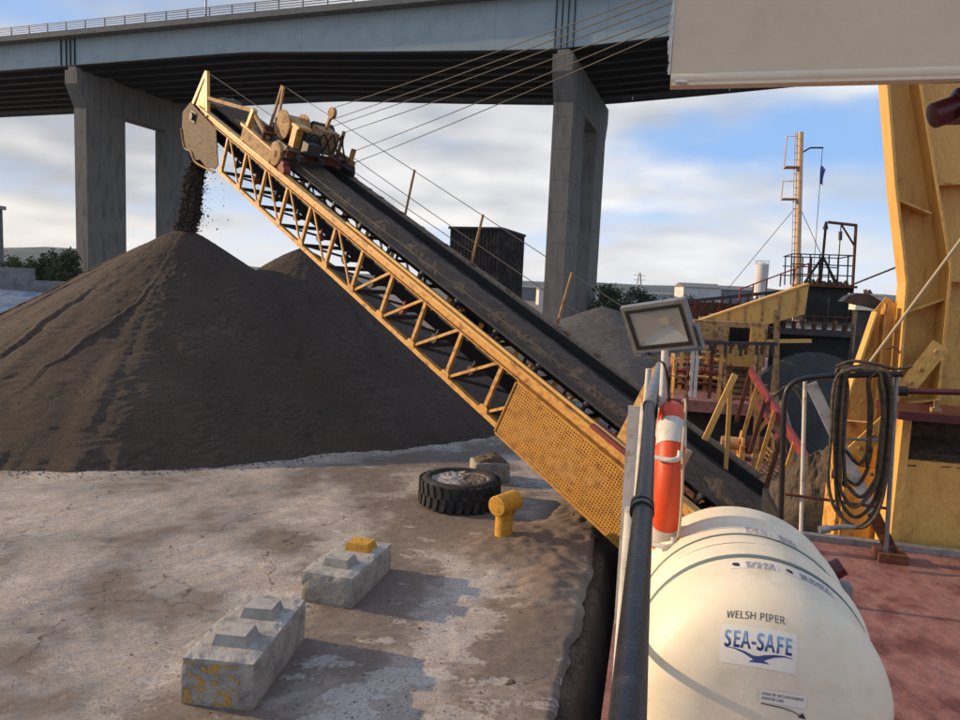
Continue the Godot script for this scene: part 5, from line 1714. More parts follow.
func floodlight() -> void:
	# housing turned a little and rolled; face towards the camera
	var c := sp(0.026, 4.354, 3.42)
	var t := ship("floodlight", "grey LED floodlight on a slim white post above the lifebuoy", "floodlight", sp(0.07, 3.4, 3.42))
	var ax := Basis.from_euler(Vector3(deg_to_rad(24.2), deg_to_rad(-22.8), deg_to_rad(11.3)))
	var x := ax.x
	var y := ax.y
	var z := ax.z
	var b := MB.new()
	# tray body: front frame ring and tapered back
	var w := 0.162
	var h := 0.122
	var ring := func(o: float, wi: float, hi: float) -> Array:
		return [c + z * o - x * wi - y * hi, c + z * o + x * wi - y * hi, c + z * o + x * wi + y * hi, c + z * o - x * wi + y * hi]
	var f0: Array = ring.call(0.03, w, h)
	var f1: Array = ring.call(0.0, w * 1.01, h * 1.01)
	var f2: Array = ring.call(-0.07, w * 0.72, h * 0.7)
	var fi: Array = ring.call(0.03, w - 0.022, h - 0.022)
	for k in 4:
		var q := (k + 1) % 4
		var out: Vector3 = (f0[k] + f0[q]) / 2 - c
		b.flat(f0[k], f0[q], f1[q], out); b.flat(f0[k], f1[q], f1[k], out)
		b.flat(f1[k], f1[q], f2[q], out); b.flat(f1[k], f2[q], f2[k], out)
		b.flat(f0[k], f0[q], fi[q], z); b.flat(f0[k], fi[q], fi[k], z)
	b.flat(f2[0], f2[1], f2[2], -z); b.flat(f2[0], f2[2], f2[3], -z)
	var hs := part(b, "housing", M.galv, t)
	# black gasket
	b = MB.new()
	var g0: Array = ring.call(0.032, w - 0.018, h - 0.018)
	var g1: Array = ring.call(0.032, w - 0.034, h - 0.034)
	var g2: Array = ring.call(0.018, w - 0.034, h - 0.034)
	for k in 4:
		var q := (k + 1) % 4
		b.flat(g0[k], g0[q], g1[q], z); b.flat(g0[k], g1[q], g1[k], z)
		b.flat(g1[k], g1[q], g2[q], c - g1[k]); b.flat(g1[k], g2[q], g2[k], c - g1[k])
	part(b, "gasket", M.black_steel, hs)
	# four facets of the reflector round a small LED
	var l: Array = ring.call(-0.045, 0.022, 0.018)
	for k in 4:
		var q := (k + 1) % 4
		b = MB.new()
		b.flat(g2[k], g2[q], l[q], z); b.flat(g2[k], l[q], l[k], z)
		part(b, "reflector_facet", M.reflector, hs)
	b = MB.new(); b.flat(l[0], l[1], l[2], z); b.flat(l[0], l[2], l[3], z); part(b, "led_plate", M.led, hs)
	b = MB.new(); b.obox(c + z * 0.0265, x * (w - 0.036), y * (h - 0.036), z * 0.002); part(b, "glass", M.glass, hs)
	# stirrup, post, cable
	b = MB.new()
	b.bar(c - x * (w + 0.012) - y * 0.02, c - x * (w + 0.012) - y * 0.14, 0.006, 0.03, z)
	b.bar(c + x * (w + 0.012) - y * 0.02, c + x * (w + 0.012) - y * 0.14, 0.006, 0.03, z)
	b.bar(c - x * (w + 0.012) - y * 0.14, c + x * (w + 0.012) - y * 0.14, 0.03, 0.006, y)
	part(b, "stirrup", M.galv, t)
	b = MB.new(); b.tube(pv([sp(0.07, 3.3, 3.43), sp(0.055, 4.235, 3.43)]), 0.017, 12); part(b, "post", M.white_paint, t)
	b = MB.new(); b.tube(curve([c - z * 0.06 - x * 0.1, sp(-0.10, 4.26, 3.52), sp(0.0, 4.2, 3.48), sp(0.06, 4.16, 3.40), sp(0.09, 4.0, 3.40)], 6), 0.006, 6); part(b, "cable", M.black_steel, t)

func gantry() -> void:
	var t := ship("deck_gantry", "tall yellow bent plate gantry leg standing at the right", "gantry", sp(2.3, 2.0, 7.2))
	var b: MB
	var fl1 := [[1.80, 8.6], [1.80, 6.5], [1.97, 5.49], [2.13, 4.69], [2.15, 3.96], [2.16, 2.1]]
	var fl2 := [[2.06, 8.6], [2.06, 6.42], [2.26, 5.61], [2.46, 4.82], [2.47, 3.98], [2.50, 2.1]]
	var fl3 := [[3.0, 8.6], [3.0, 6.42], [3.2, 5.6], [3.4, 4.8], [3.4, 3.9], [3.4, 2.1]]
	# web plate in two fields between the flanges
	for q in [[fl1, fl2], [fl2, fl3]]:
		b = MB.new()
		var poly := PackedVector2Array()
		for p in q[0]: poly.append(Vector2(p[0] + 0.012, p[1]))
		for k in q[1].size():
			var p = q[1][q[1].size() - 1 - k]
			poly.append(Vector2(p[0] - 0.012, p[1]))
		b.plate(poly, sp(0, 0, 7.215), Vector3.RIGHT, Vector3.UP, Vector3(0, 0, 0.015))
		part(b, "web_plate", M.yellow_clean, t)
	for q in [[fl1, 0.24, "flange"], [fl2, 0.24, "flange"], [fl3, 0.24, "flange"]]:
		b = MB.new()
		for k in q[0].size() - 1:
			var p0 = q[0][k]
			var p1 = q[0][k + 1]
			var d := Vector2(p1[0] - p0[0], p1[1] - p0[1]).normalized() * 0.001
			b.bar(sp(p0[0], p0[1] + 0.002, 7.22 - q[1] / 2), sp(p1[0] + d.x, p1[1] + d.y, 7.22 - q[1] / 2), 0.022, q[1], Vector3(0, 0, 1))
		part(b, q[2], M.yellow_clean, t)
	# cross stiffeners
	for q in [[1.99, 5.42, 2.28, 5.30], [2.145, 4.42, 2.455, 4.56], [2.29, 5.55, 3.2, 5.60], [2.475, 4.72, 3.38, 4.76], [2.155, 3.60, 2.475, 3.66]]:
		b = MB.new(); b.bar(sp(q[0], q[1], 7.12), sp(q[2], q[3], 7.12), 0.16, 0.018, Vector3.UP); part(b, "stiffener", M.yellow_clean, t)
	# bolted diagonal plates
	for q in [[2.20, 3.74, 2.45, 4.16], [1.84, 3.12, 2.16, 3.52]]:
		b = MB.new(); b.bar(sp(q[0], q[1], 6.99), sp(q[2], q[3], 6.99), 0.02, 0.15, Vector3(-0.7, 0.6, 0)); 
		var bp := part(b, "brace_plate", M.yellow_clean, t)
		for s: float in [0.15, 0.45, 0.85]:
			b = MB.new(); b.cone(sp(lerpf(q[0], q[2], s), lerpf(q[1], q[3], s), 6.985), sp(lerpf(q[0], q[2], s), lerpf(q[1], q[3], s), 6.955), 0.022, 0.02, 6); part(b, "bolt", M.yellow_old, bp)
	# cable jib reaching forward from the head of the gantry
	b = MB.new(); b.bar(sp(2.4, 8.75, 7.1), sp(0.9, 8.45, 9.55), 0.22, 0.30); part(b, "cable_jib", M.yellow, t)
	b = MB.new(); b.bar(sp(1.7, 8.68, 7.1), sp(3.1, 8.68, 7.1), 0.2, 0.2); part(b, "head_beam", M.yellow, t)
	for k in 6:
		b = MB.new(); b.cone(sp(0.80 + 0.03 * k, 8.60 - 0.085 * k, 9.46), sp(0.82 + 0.03 * k, 8.60 - 0.085 * k, 9.40), 0.05, 0.05, 12); part(b, "sheave", M.dark_steel, t)
	# foot gusset and knee at the left of the leg
	b = MB.new(); b.plate(PackedVector2Array([Vector2(1.72, 3.4), Vector2(1.82, 3.93), Vector2(1.92, 4.39), Vector2(2.03, 4.56), Vector2(2.12, 4.5), Vector2(2.13, 3.4)]), sp(0, 0, 7.20), Vector3.RIGHT, Vector3.UP, Vector3(0, 0, 0.016)); part(b, "gusset", M.yellow_clean, t)
	b = MB.new(); b.bar(sp(1.71, 3.4, 7.1), sp(1.93, 4.42, 7.1), 0.018, 0.16, Vector3(0, 0, 1)); part(b, "gusset_flange", M.yellow_clean, t)
	b = MB.new(); b.bar(sp(2.0, 3.4, 7.1), sp(2.0, 4.5, 7.1), 0.016, 0.12, Vector3(0, 0, 1)); part(b, "stiffener", M.yellow, t)
	# leg base column and its lighter door panel
	b = MB.new(); b.box(sp(1.80, -0.3, 7.7), sp(2.14, 3.38, 7.225)); part(b, "base_column", M.yellow, t)
	b = MB.new(); b.box(sp(1.84, 2.2, 7.222), sp(2.10, 2.95, 7.20)); var ap := part(b, "access_panel", M.yellow_clean, t)
	for p in [[1.87, 2.25], [2.07, 2.25], [1.87, 2.9], [2.07, 2.9]]:
		b = MB.new(); b.cone(sp(p[0], p[1], 7.2), sp(p[0], p[1], 7.18), 0.016, 0.014, 6); part(b, "bolt", M.dark_steel, ap)
	for h: float in [4.10, 3.84]:
		b = MB.new(); b.tube(pv([sp(2.02, h, 7.0), sp(2.08, h + 0.02, 6.97), sp(2.12, h - 0.03, 6.97)]), 0.012, 6); part(b, "shackle", M.rust, t)
	# sheave and bent hood at the knee
	var s2 := ship("sheave_hood", "dark bent plate hood bolted to the gantry's knee", "sheave", sp(2.1, 4.45, 7.6))
	b = MB.new()
	var pr := PackedVector2Array()
	for q in [[1.70, 4.50], [1.74, 4.55], [1.82, 4.585], [1.92, 4.58], [2.0, 4.535], [2.07, 4.50], [2.10, 4.46], [2.02, 4.44], [1.94, 4.46], [1.84, 4.475]]: pr.append(Vector2(q[0], q[1]))
	b.plate(pr, sp(0, 0, 7.5), Vector3.RIGHT, Vector3.UP, Vector3(0, 0, 0.2)); part(b, "hood", M.dark_steel, s2)
	b = MB.new(); b.cone(sp(2.09, 4.47, 7.45), sp(2.09, 4.47, 7.24), 0.06, 0.06, 16); part(b, "pivot", M.yellow_old, s2)
	# stay wire that crosses the gantry
	b = MB.new(); b.tube(pv([sp(1.86, 3.98, 6.85), sp(3.2, 6.4, 6.85)]), 0.013, 8)
	solo(b, "gantry_stay", M.rope_pale, sp(1.86, 3.98, 6.85), "taut pale wire slanting across the yellow gantry leg", "cable", Basis(Vector3.UP, -SHIP_TURN))

func hose_rack() -> void:
	var t := ship("hose_rack", "bent black pipe frame with pale posts that carries the coiled hose", "rack", sp(1.4, 2.55, 5.8))
	var b := MB.new()
	b.tube(curve([sp(1.07, 2.55, 5.8), sp(1.03, 3.3, 5.8), sp(1.01, 3.70, 5.8), sp(1.04, 3.84, 5.8), sp(1.16, 3.91, 5.8), sp(1.45, 3.95, 5.8), sp(1.80, 3.985, 5.8)], 6), 0.022, 12)
	part(b, "bent_pipe", M.rail_black, t)
	b = MB.new(); b.tube(pv([sp(1.23, 2.55, 5.85), sp(1.15, 3.89, 5.85)]), 0.015, 10); part(b, "post", M.white_paint, t)
	b = MB.new(); b.tube(pv([sp(1.83, 2.55, 5.83), sp(1.77, 3.99, 5.83)]), 0.017, 10); part(b, "post", M.galv, t)
	b = MB.new(); b.bar(sp(1.20, 3.86, 5.88), sp(1.72, 2.9, 5.88), 0.012, 0.085, Vector3(1, 0.5, 0)); part(b, "diagonal_flat", M.white_paint, t)
	b = MB.new(); b.tube(pv([sp(1.08, 2.98, 5.84), sp(1.80, 2.95, 5.84)]), 0.012, 8); part(b, "cross_pipe", M.rust, t)
	b = MB.new(); b.tube(pv([sp(1.38, 3.45, 5.84), sp(1.72, 3.47, 5.84)]), 0.010, 8); part(b, "cross_pipe", M.galv, t)
	b = MB.new(); b.box(sp(1.76, 2.552, 5.95), sp(1.96, 2.62, 5.75)); b.bar(sp(1.72, 2.9, 5.86), sp(1.9, 2.56, 5.84), 0.02, 0.09); part(b, "foot_bracket", M.rust, t)
	# hose
	var c := ship("coiled_hose", "brown rubber hose hung in long loops over the black rack", "hose", sp(1.55, 2.75, 5.75))
	rng.seed = 9
	for k: int in [0, 1, 2, 4, 5, 7, 8]:
		var e := rng.randf_range(-0.03, 0.03)
		var dz := 5.66 + 0.022 * (k % 4) + (0.13 if k > 6 else 0.0)
		var lw := rng.randf_range(-0.04, 0.05)
		var bot := 2.80 + 0.045 * k + rng.randf_range(-0.03, 0.03)
		if k == 8: bot = 3.28
		b = MB.new()
		b.tube(curve([sp(1.50 + e, 4.005 + 0.01 * (k % 3), dz), sp(1.38 + lw * 0.4, 3.985, dz), sp(1.33 + lw * 0.5 + 0.012 * k, 3.86, dz), sp(1.335 + lw * 0.4 + 0.012 * k, 3.5, dz - 0.02), sp(1.37 + lw + 0.01 * k, 3.15, dz), sp(1.44 + lw * 0.5, bot + 0.1, dz + 0.02), sp(1.56 + e, bot, dz + 0.01), sp(1.68 + e * 0.5 - 0.006 * k, bot + 0.14, dz), sp(1.725 - 0.012 * k, 3.3, dz), sp(1.725 - 0.014 * k + lw * 0.3, 3.7, dz + 0.01), sp(1.69 - 0.014 * k, 3.92, dz), sp(1.62 + e, 4.005, dz), sp(1.50 + e, 4.005 + 0.01 * (k % 3), dz)], 8), 0.0135, 8)
		part(b, "hose_loop", M.hose, c)
	b = MB.new(); b.tube(curve([sp(1.56, 2.83, 5.68), sp(1.46, 2.82, 5.66), sp(1.36, 2.80, 5.64)], 5), 0.02, 10); b.cone(sp(1.37, 2.80, 5.64), sp(1.30, 2.785, 5.63), 0.03, 0.03, 12); part(b, "nozzle", M.galv, c)
	b = MB.new()
	b.tube(curve([sp(1.35, 4.01, 5.8), sp(1.45, 4.06, 5.78), sp(1.6, 4.05, 5.76), sp(1.75, 4.02, 5.80), sp(1.86, 4.05, 5.8)], 6), 0.012, 8); part(b, "lashing", M.hose, c)

func deck_box() -> void:
	var t := ship("deck_bench", "yellow steel bench with a maroon top and mud splashed recess beside the gantry", "bench", sp(2.6, 2.55, 6.5))
	var b := MB.new()
	b.box(sp(1.90, 3.60, 6.7), sp(4.2, 3.665, 6.10)); part(b, "top_plate", M.maroon, t)
	b = MB.new(); b.box(sp(2.0, 3.25, 6.62), sp(4.1, 3.597, 6.58)); part(b, "recess_panel", M.mud, t)
	b = MB.new(); b.box(sp(2.06, 2.552, 6.6), sp(4.1, 3.248, 6.30)); part(b, "front_panel", M.yellow_clean, t)
	b = MB.new(); b.box(sp(1.99, 2.552, 6.62), sp(2.055, 3.597, 6.28)); part(b, "end_plate", M.yellow_clean, t)
	var f := FastNoiseLite.new()
	f.seed = 4; f.frequency = 2.5; f.fractal_octaves = 4
	for i in 60:
		for j in 10:
			var g := func(x: int, y: int) -> Vector3:
				var tt := 2.06 + 2.0 * x / 60.0
				return sp(tt, 3.20 + 0.2 * y / 10.0, 6.565 - (0.26 + 0.06 * f.get_noise_2d(tt * 2, y * 0.3)) * (1.0 - pow(y / 10.0, 1.5)))
			b.flat(g.call(i, j), g.call(i + 1, j), g.call(i + 1, j + 1), Vector3(0, 1, 1)); b.flat(g.call(i, j), g.call(i + 1, j + 1), g.call(i, j + 1), Vector3(0, 1, 1))
	part(b, "caked_mud", M.mud, t)
	b = MB.new(); b.bar(sp(2.17, 3.68, 6.25), sp(2.24, 3.68, 6.25), 0.05, 0.03); b.cone(sp(2.205, 3.665, 6.25), sp(2.205, 3.76, 6.25), 0.02, 0.02, 8); part(b, "clamp", M.yellow_old, t)
	# dark pipe rail over it
	t = ship("pipe_rail", "dark maroon pipe rail crossing in front of the gantry leg", "rail", sp(2.0, 3.66, 6.2))
	b = MB.new(); b.tube(pv([sp(1.92, 3.815, 6.2), sp(4.4, 3.95, 6.2)]), 0.024, 12); part(b, "pipe", M.maroon, t)
	b = MB.new(); b.cone(sp(1.90, 3.814, 6.2), sp(1.97, 3.817, 6.2), 0.04, 0.04, 12); part(b, "coupling", M.black_steel, t)
	for x: float in [2.6, 3.8]:
		b = MB.new(); b.tube(pv([sp(x, 3.66, 6.2), sp(x, 3.86, 6.2)]), 0.018, 8); part(b, "bracket", M.maroon, t)

func overhead() -> void:
	var t := ship("overhead_panel", "cream steel overhang with a folded lip across the top right", "overhang", sp(0.8, 4.94, 1.8))
	var b := MB.new()
	b.plate(PackedVector2Array([Vector2(1.72, 4.98), Vector2(1.60, 5.655), Vector2(1.66, 5.70), Vector2(2.6, 5.70), Vector2(2.6, 5.64), Vector2(1.80, 4.985)]), Vector3(-0.003, 0, 0), Vector3(0, 0, -1), Vector3.UP, Vector3(3.2, 0, 0))
	part(b, "panel", M.box_cream, t)
	b = MB.new(); b.bar(sp(0.0, 4.978, 1.725), sp(3.2, 4.978, 1.725), 0.016, 0.012); b.cone(sp(-0.003, 4.988, 1.732), sp(3.2, 4.988, 1.732), 0.018, 0.018, 16); part(b, "bottom_lip", M.box_cream, t)
	# torn tape along the left edge
	rng.seed = 3
	b = MB.new()
	var lo := Vector2(1.712, 4.995)
	var hi := Vector2(1.602, 5.635)
	var w0 := 0.006
	for k in 90:
		var p := lo.lerp(hi, k / 90.0)
		var q := lo.lerp(hi, (k + 1) / 90.0)
		w0 = clampf(w0 + rng.randf_range(-0.003, 0.003), 0.002, 0.011)
		b.quad(sp(-0.004, p.y, p.x), sp(-0.004, q.y, q.x), sp(-0.004 - w0, q.y, q.x + 0.004), sp(-0.004 - w0, p.y, p.x + 0.004), Vector3(0, 0, 1))
	b.cone(sp(0.01, 4.98, 1.72), sp(0.035, 4.977, 1.715), 0.007, 0.004, 8)
	part(b, "torn_tape", M.white_paint, t)
	# maroon horn hung at the right edge
	t = ship("maroon_horn", "glossy maroon horn mounted under the overhang at the right edge", "horn", sp(0.64, 4.95, 1.8))
	b = MB.new()
	var ax := Vector3(0.93, 0.36, -0.05).normalized()
	b.lathe(PackedVector2Array([Vector2(0.0, 0.0), Vector2(0.024, 0.0), Vector2(0.028, 0.004), Vector2(0.028, 0.05), Vector2(0.033, 0.052), Vector2(0.040, 0.06), Vector2(0.040, 0.082), Vector2(0.034, 0.09), Vector2(0.03, 0.10), Vector2(0.03, 0.2)]), sp(0.562, 4.915, 1.8), ax, Vector3(-0.36, 0.93, 0).normalized(), 32)
	part(b, "horn_body", M.maroon, t)
	b = MB.new(); b.box(sp(0.605, 4.905, 1.84), sp(0.65, 4.93, 1.76)); part(b, "mount", M.maroon, t)

func amidships() -> void:
	var b: MB
	var t: Node3D
	# loading boom: tapered yellow box beam
	t = ship("loading_boom", "tapered yellow box boom slanting up to the black hopper", "boom", sp(1.2, 2.9, 24.0))
	b = MB.new()
	b.plate(PackedVector2Array([Vector2(0.9, 2.95), Vector2(2.3, 3.25), Vector2(4.55, 4.05), Vector2(4.6, 4.95), Vector2(3.6, 4.62), Vector2(0.9, 3.45)]), sp(0, 0, 24.8), Vector3.RIGHT, Vector3.UP, Vector3(0, 0, 0.7))
	part(b, "box_beam", M.yellow_clean, t)
	b = MB.new(); b.bar(sp(0.9, 3.47, 24.45), sp(4.6, 5.01, 24.45), 0.8, 0.05); part(b, "top_flange", M.yellow_clean, t)
	b = MB.new(); b.bar(sp(0.9, 2.93, 24.1), sp(2.3, 3.22, 24.1), 0.12, 0.05); part(b, "bottom_flange", M.yellow_clean, t)
	for k in 7:
		b = MB.new(); b.bar(sp(1.3 + 0.5 * k, 3.1 + 0.15 * k, 24.07), sp(1.3 + 0.5 * k, 3.6 + 0.2 * k, 24.07), 0.04, 0.05); part(b, "stiffener", M.yellow_old, t)
	b = MB.new(); b.bar(sp(2.9, 3.12, 23.6), sp(4.7, 3.25, 23.6), 0.3, 0.10); part(b, "walkway_beam", M.yellow_clean, t)
	for k in 6:
		b = MB.new(); b.tube(pv([sp(2.6 + 0.4 * k, 4.35 + 0.18 * k, 24.4), sp(2.6 + 0.4 * k, 4.75 + 0.18 * k, 24.4)]), 0.025, 6); part(b, "rail_post", M.red_paint, t)
	b = MB.new(); b.tube(pv([sp(2.6, 4.75, 24.4), sp(4.6, 5.65, 24.4)]), 0.025, 6); part(b, "handrail", M.red_paint, t)
	# lattice gangway behind the boom
	t = ship("lattice_gangway", "rusty lattice gangway reaching along the skyline behind the boom", "gangway", sp(1.2, 3.2, 27.5))
	for q in [[3.2, 4.1, 3.4, 4.9], [4.2, 5.0, 4.4, 4.9]]:
		b = MB.new(); b.bar(sp(1.1, q[0] + 0.05, 27.5), sp(4.6, q[2] + 0.4, 27.5), 0.1, 0.12); part(b, "chord", M.dark_steel, t)
	for k in 12:
		b = MB.new(); b.bar(sp(1.15 + 0.3 * k, 3.3 + 0.04 * k, 27.5), sp(1.15 + 0.3 * k, 4.3 + 0.045 * k, 27.5), 0.05, 0.05); part(b, "post", M.rust, t)
		if k < 11:
			b = MB.new(); b.bar(sp(1.15 + 0.3 * k, 3.3 + 0.04 * k, 27.47), sp(1.45 + 0.3 * k, 4.3 + 0.045 * k, 27.47), 0.04, 0.04); part(b, "diagonal", M.red_paint if k % 3 == 0 else M.dark_steel, t)
	b = MB.new(); b.box(sp(1.0, 2.6, 28.5), sp(4.6, 4.25, 28.0)); part(b, "backing_plate", M.rust, t)
	for k in 9:
		b = MB.new()
		var x := 1.2 + 0.36 * k
		b.box(sp(x, 3.25 + 0.1 * (k % 3), 27.4), sp(x + 0.2 + 0.05 * (k % 2), 3.6 + 0.13 * (k % 4), 27.0)); part(b, "valve_box", [M.rust, M.yellow_old, M.galv, M.red_paint][k % 4], t)
	# black hopper with gallery
	t = ship("black_hopper", "black steel hopper with a railed gallery on top", "hopper", sp(5.5, 3.6, 26.0))
	b = MB.new(); b.box(sp(4.85, 3.78, 27.6), sp(6.3, 4.95, 25.9)); part(b, "hopper_body", M.black_steel, t)
	b = MB.new(); b.box(sp(4.72, 4.953, 27.7), sp(6.4, 5.03, 25.75)); part(b, "gallery_floor", M.rust, t)
	for k in 7:
		b = MB.new(); b.tube(pv([sp(4.35 + 0.29 * k, 5.0, 25.8), sp(4.30 + 0.29 * k, 6.02, 25.8)]), 0.025, 6); part(b, "rail_post", M.dark_steel, t)
		b = MB.new(); b.tube(pv([sp(4.45 + 0.29 * k, 5.0, 27.6), sp(4.40 + 0.29 * k, 6.02, 27.6)]), 0.025, 6); part(b, "rail_post", M.dark_steel, t)
	for h: float in [5.35, 5.68, 6.02]:
		for a: float in [25.8, 27.6]:
			b = MB.new(); b.tube(pv([sp(4.33, h, a), sp(6.2, h, a)]), 0.022, 6); part(b, "rail", M.dark_steel, t)
	for x: float in [4.34, 6.2]:
		b = MB.new(); b.tube(pv([sp(x, 6.02, 25.8), sp(x, 6.02, 27.6)]), 0.022, 6); part(b, "rail", M.dark_steel, t)
	for k in 8:
		b = MB.new()
		var x := 4.9 + 0.17 * k
		b.cone(sp(x, 5.03, 26.0), sp(x, 5.16 + 0.04 * (k % 3), 26.0), 0.12, 0.05, 7); part(b, "sand_lump", M.mud, t)
	b = MB.new()
	b.bar(sp(4.75, 5.05, 25.7), sp(5.25, 5.95, 25.7), 0.07, 0.07); b.bar(sp(5.75, 5.05, 25.7), sp(5.25, 5.95, 25.7), 0.07, 0.07); b.bar(sp(5.25, 5.05, 25.7), sp(5.25, 7.05, 25.7), 0.07, 0.07); b.cone(sp(5.25, 6.85, 25.7), sp(5.25, 7.1, 25.7), 0.09, 0.03, 8)
	part(b, "light_tripod", M.black_steel, t)
	for q in [[4.92, 4.0], [5.6, 4.0], [6.22, 4.0]]:
		b = MB.new(); b.bar(sp(q[0], 3.45, 25.88), sp(q[0], 4.6, 25.88), 0.06, 0.04); part(b, "stay_plate", M.dark_steel, t)
	# hold wall under it
	t = ship("hold_coaming", "long black hold side wall below the hopper", "hold wall", sp(5.2, -0.3, 24.5))
	b = MB.new(); b.box(sp(3.7, -0.3, 24.9), sp(11.0, 3.38, 24.6)); part(b, "wall", M.black_steel, t)
	b = MB.new(); b.box(sp(3.6, 3.383, 25.2), sp(11.0, 3.56, 24.3)); part(b, "top_rail", M.dark_steel, t)
	for k in 9:
		b = MB.new(); b.box(sp(4.0 + 0.3 * k, 3.563, 24.7), sp(4.1 + 0.3 * k, 3.75 + 0.06 * (k % 3), 24.5)); part(b, "lug", [M.rust, M.dark_steel, M.yellow_old][k % 3], t)
	# grey netting slung over a heap in the hold
	b = MB.new()
	var f := FastNoiseLite.new()
	f.seed = 5; f.frequency = 0.8
	for i in 30:
		for j in 10:
			var g := func(x: int, y: int) -> Vector3:
				var u := x / 15.0 - 1
				var v := y / 10.0
				return sp(4.75 + 1.6 * u, 2.1 + 0.85 * (1 - u * u) * sin(v * PI * 0.5) + 0.06 * f.get_noise_2d(u * 5, v * 5) - 2.4 * (1 - v), 21.5 + 1.6 * v)
			b.flat(g.call(i, j), g.call(i + 1, j), g.call(i + 1, j + 1), Vector3(0, 1, 1)); b.flat(g.call(i, j), g.call(i + 1, j + 1), g.call(i, j + 1), Vector3(0, 1, 1))
	solo(b, "grey_sheet", M.grey_cloth, sp(4.75, -0.3, 22.0), "grey netting sheet humped in front of the black hold wall", "sheet", Basis(Vector3.UP, -SHIP_TURN))
	# mast
	t = ship("signal_mast", "tall tan mast with ladder hoops and a flag halyard", "mast", sp(5.3, 3.0, 31.0))
	b = MB.new(); b.cone(sp(5.58, 3.0, 31.0), sp(5.10, 11.1, 31.0), 0.14, 0.11, 16); part(b, "pole", M.mast_tan, t)
	for x: float in [4.86, 4.96]:
		b = MB.new(); b.tube(pv([sp(x + 0.42, 4.0, 30.85), sp(x, 11.1, 30.85)]), 0.018, 6); part(b, "ladder_rail", M.mast_tan, t)
	for k in 26:
		b = MB.new(); var s := k / 26.0; b.tube(pv([sp(5.28 - 0.42 * s, 4.0 + 7.1 * s, 30.85), sp(5.46 - 0.42 * s, 4.0 + 7.1 * s, 30.85)]), 0.014, 5); part(b, "rung", M.mast_tan, t)
	for q in [[9.75, 10.95], [8.5, 9.2]]:
		b = MB.new()
		var x0 := 4.60
		b.tube(pv([sp(x0 + 0.5, q[0], 31), sp(x0, q[0], 31), sp(x0, q[1], 31), sp(x0 + 0.4, q[1], 31)]), 0.025, 6)
		b.box(sp(x0, q[0] - 0.03, 31.3), sp(x0 + 0.55, q[0], 30.7)); part(b, "cage", M.mast_tan, t)
	b = MB.new(); b.tube(pv([sp(5.2, 10.3, 31), sp(5.5, 10.5, 31), sp(5.98, 10.5, 31)]), 0.035, 6); part(b, "yard_arm", M.dark_steel, t)
	b = MB.new(); b.tube(pv([sp(5.95, 10.5, 31), sp(6.05, 5.0, 31)]), 0.012, 5); part(b, "halyard", M.wire, t)
	for q in [[sp(5.25, 8.3, 31), sp(2.4, 4.2, 31)], [sp(5.25, 8.3, 31), sp(7.2, 4.5, 31)]]:
		b = MB.new(); b.tube(pv(q), 0.013, 5); part(b, "stay_wire", M.wire, t)
	# flag
	b = MB.new()
	for i in 6:
		for j in 8:
			var g := func(x: int, y: int) -> Vector3: return sp(5.95 + 0.03 * x - 0.1 * sin(y * 0.35) * x / 6.0 * 0.6, 9.85 - 0.085 * y - 0.03 * x, 31.0 + 0.06 * sin(x * 1.7 + y * 0.5))
			b.flat(g.call(i, j), g.call(i + 1, j), g.call(i + 1, j + 1), Vector3.BACK); b.flat(g.call(i, j), g.call(i + 1, j + 1), g.call(i, j + 1), Vector3.BACK)
	solo(b, "blue_flag", M.flag_blue, sp(5.97, 9.4, 31), "small limp blue flag on the mast's halyard", "flag", Basis(Vector3.UP, -SHIP_TURN))
	# davit frame
	t = ship("davit_frame", "slim rusty davit frame with hanging tackle right of the mast", "davit", sp(6.5, 4.0, 27.0))
	b = MB.new(); b.tube(pv([sp(6.60, 3.8, 27), sp(6.47, 7.12, 27)]), 0.05, 8); part(b, "post", M.rust, t)
	b = MB.new(); b.tube(pv([sp(6.50, 7.12, 27), sp(5.57, 7.21, 27)]), 0.05, 8); part(b, "arm", M.rust, t)
	b = MB.new(); b.tube(pv([sp(6.50, 6.4, 27), sp(6.0, 7.15, 27)]), 0.035, 6); part(b, "brace", M.rust, t)
	b = MB.new(); b.tube(pv([sp(6.0, 7.1, 27), sp(6.04, 5.3, 27)]), 0.02, 6); b.cone(sp(6.0, 6.9, 27), sp(6.02, 6.6, 27), 0.06, 0.06, 8); part(b, "tackle", M.dark_steel, t)
	b = MB.new(); b.tube(pv([sp(6.35, 5.0, 27), sp(8.2, 6.6, 20)]), 0.03, 6); part(b, "guy_rope", M.dark_steel, t)
	# machinery right of the hopper
	t = ship("pump_set", "cluttered dark pump set right of the black hopper", "pump", sp(6.6, 3.56, 25.5))
	rng.seed = 12
	for k in 11:
		b = MB.new()
		var p := sp(6.45 + rng.randf() * 0.8, 3.7 + rng.randf() * 1.0, 25.3 + rng.randf())
		if k % 2: b.cone(p, p + Vector3(rng.randf_range(-0.4, 0.4), rng.randf_range(0.2, 0.6), 0), 0.07, 0.06, 8)
		else: b.obox(p, Vector3(0.12, 0, 0), Vector3(0, 0.16, 0), Vector3(0, 0, 0.15))
		part(b, "pump_piece", [M.rust, M.dark_steel, M.black_steel, M.yellow_old][k % 4], t)
	b = MB.new(); b.tube(pv([sp(6.6, 4.9, 25.2), sp(7.2, 3.9, 25.2)]), 0.05, 8); part(b, "pipe", M.dark_steel, t)
	b = MB.new(); b.box(sp(6.2, 3.563, 25.3), sp(7.6, 3.72, 24.4)); part(b, "bed_plate", M.dark_steel, t)
	# locker seen past the gantry
	t = ship("deck_locker", "cream locker with a green mark glimpsed left of the gantry knee", "locker", sp(4.7, 3.7, 18.3))
	b = MB.new(); b.box(sp(4.47, 4.32, 18.6), sp(4.98, 4.66, 18.0)); part(b, "body", M.cream, t)
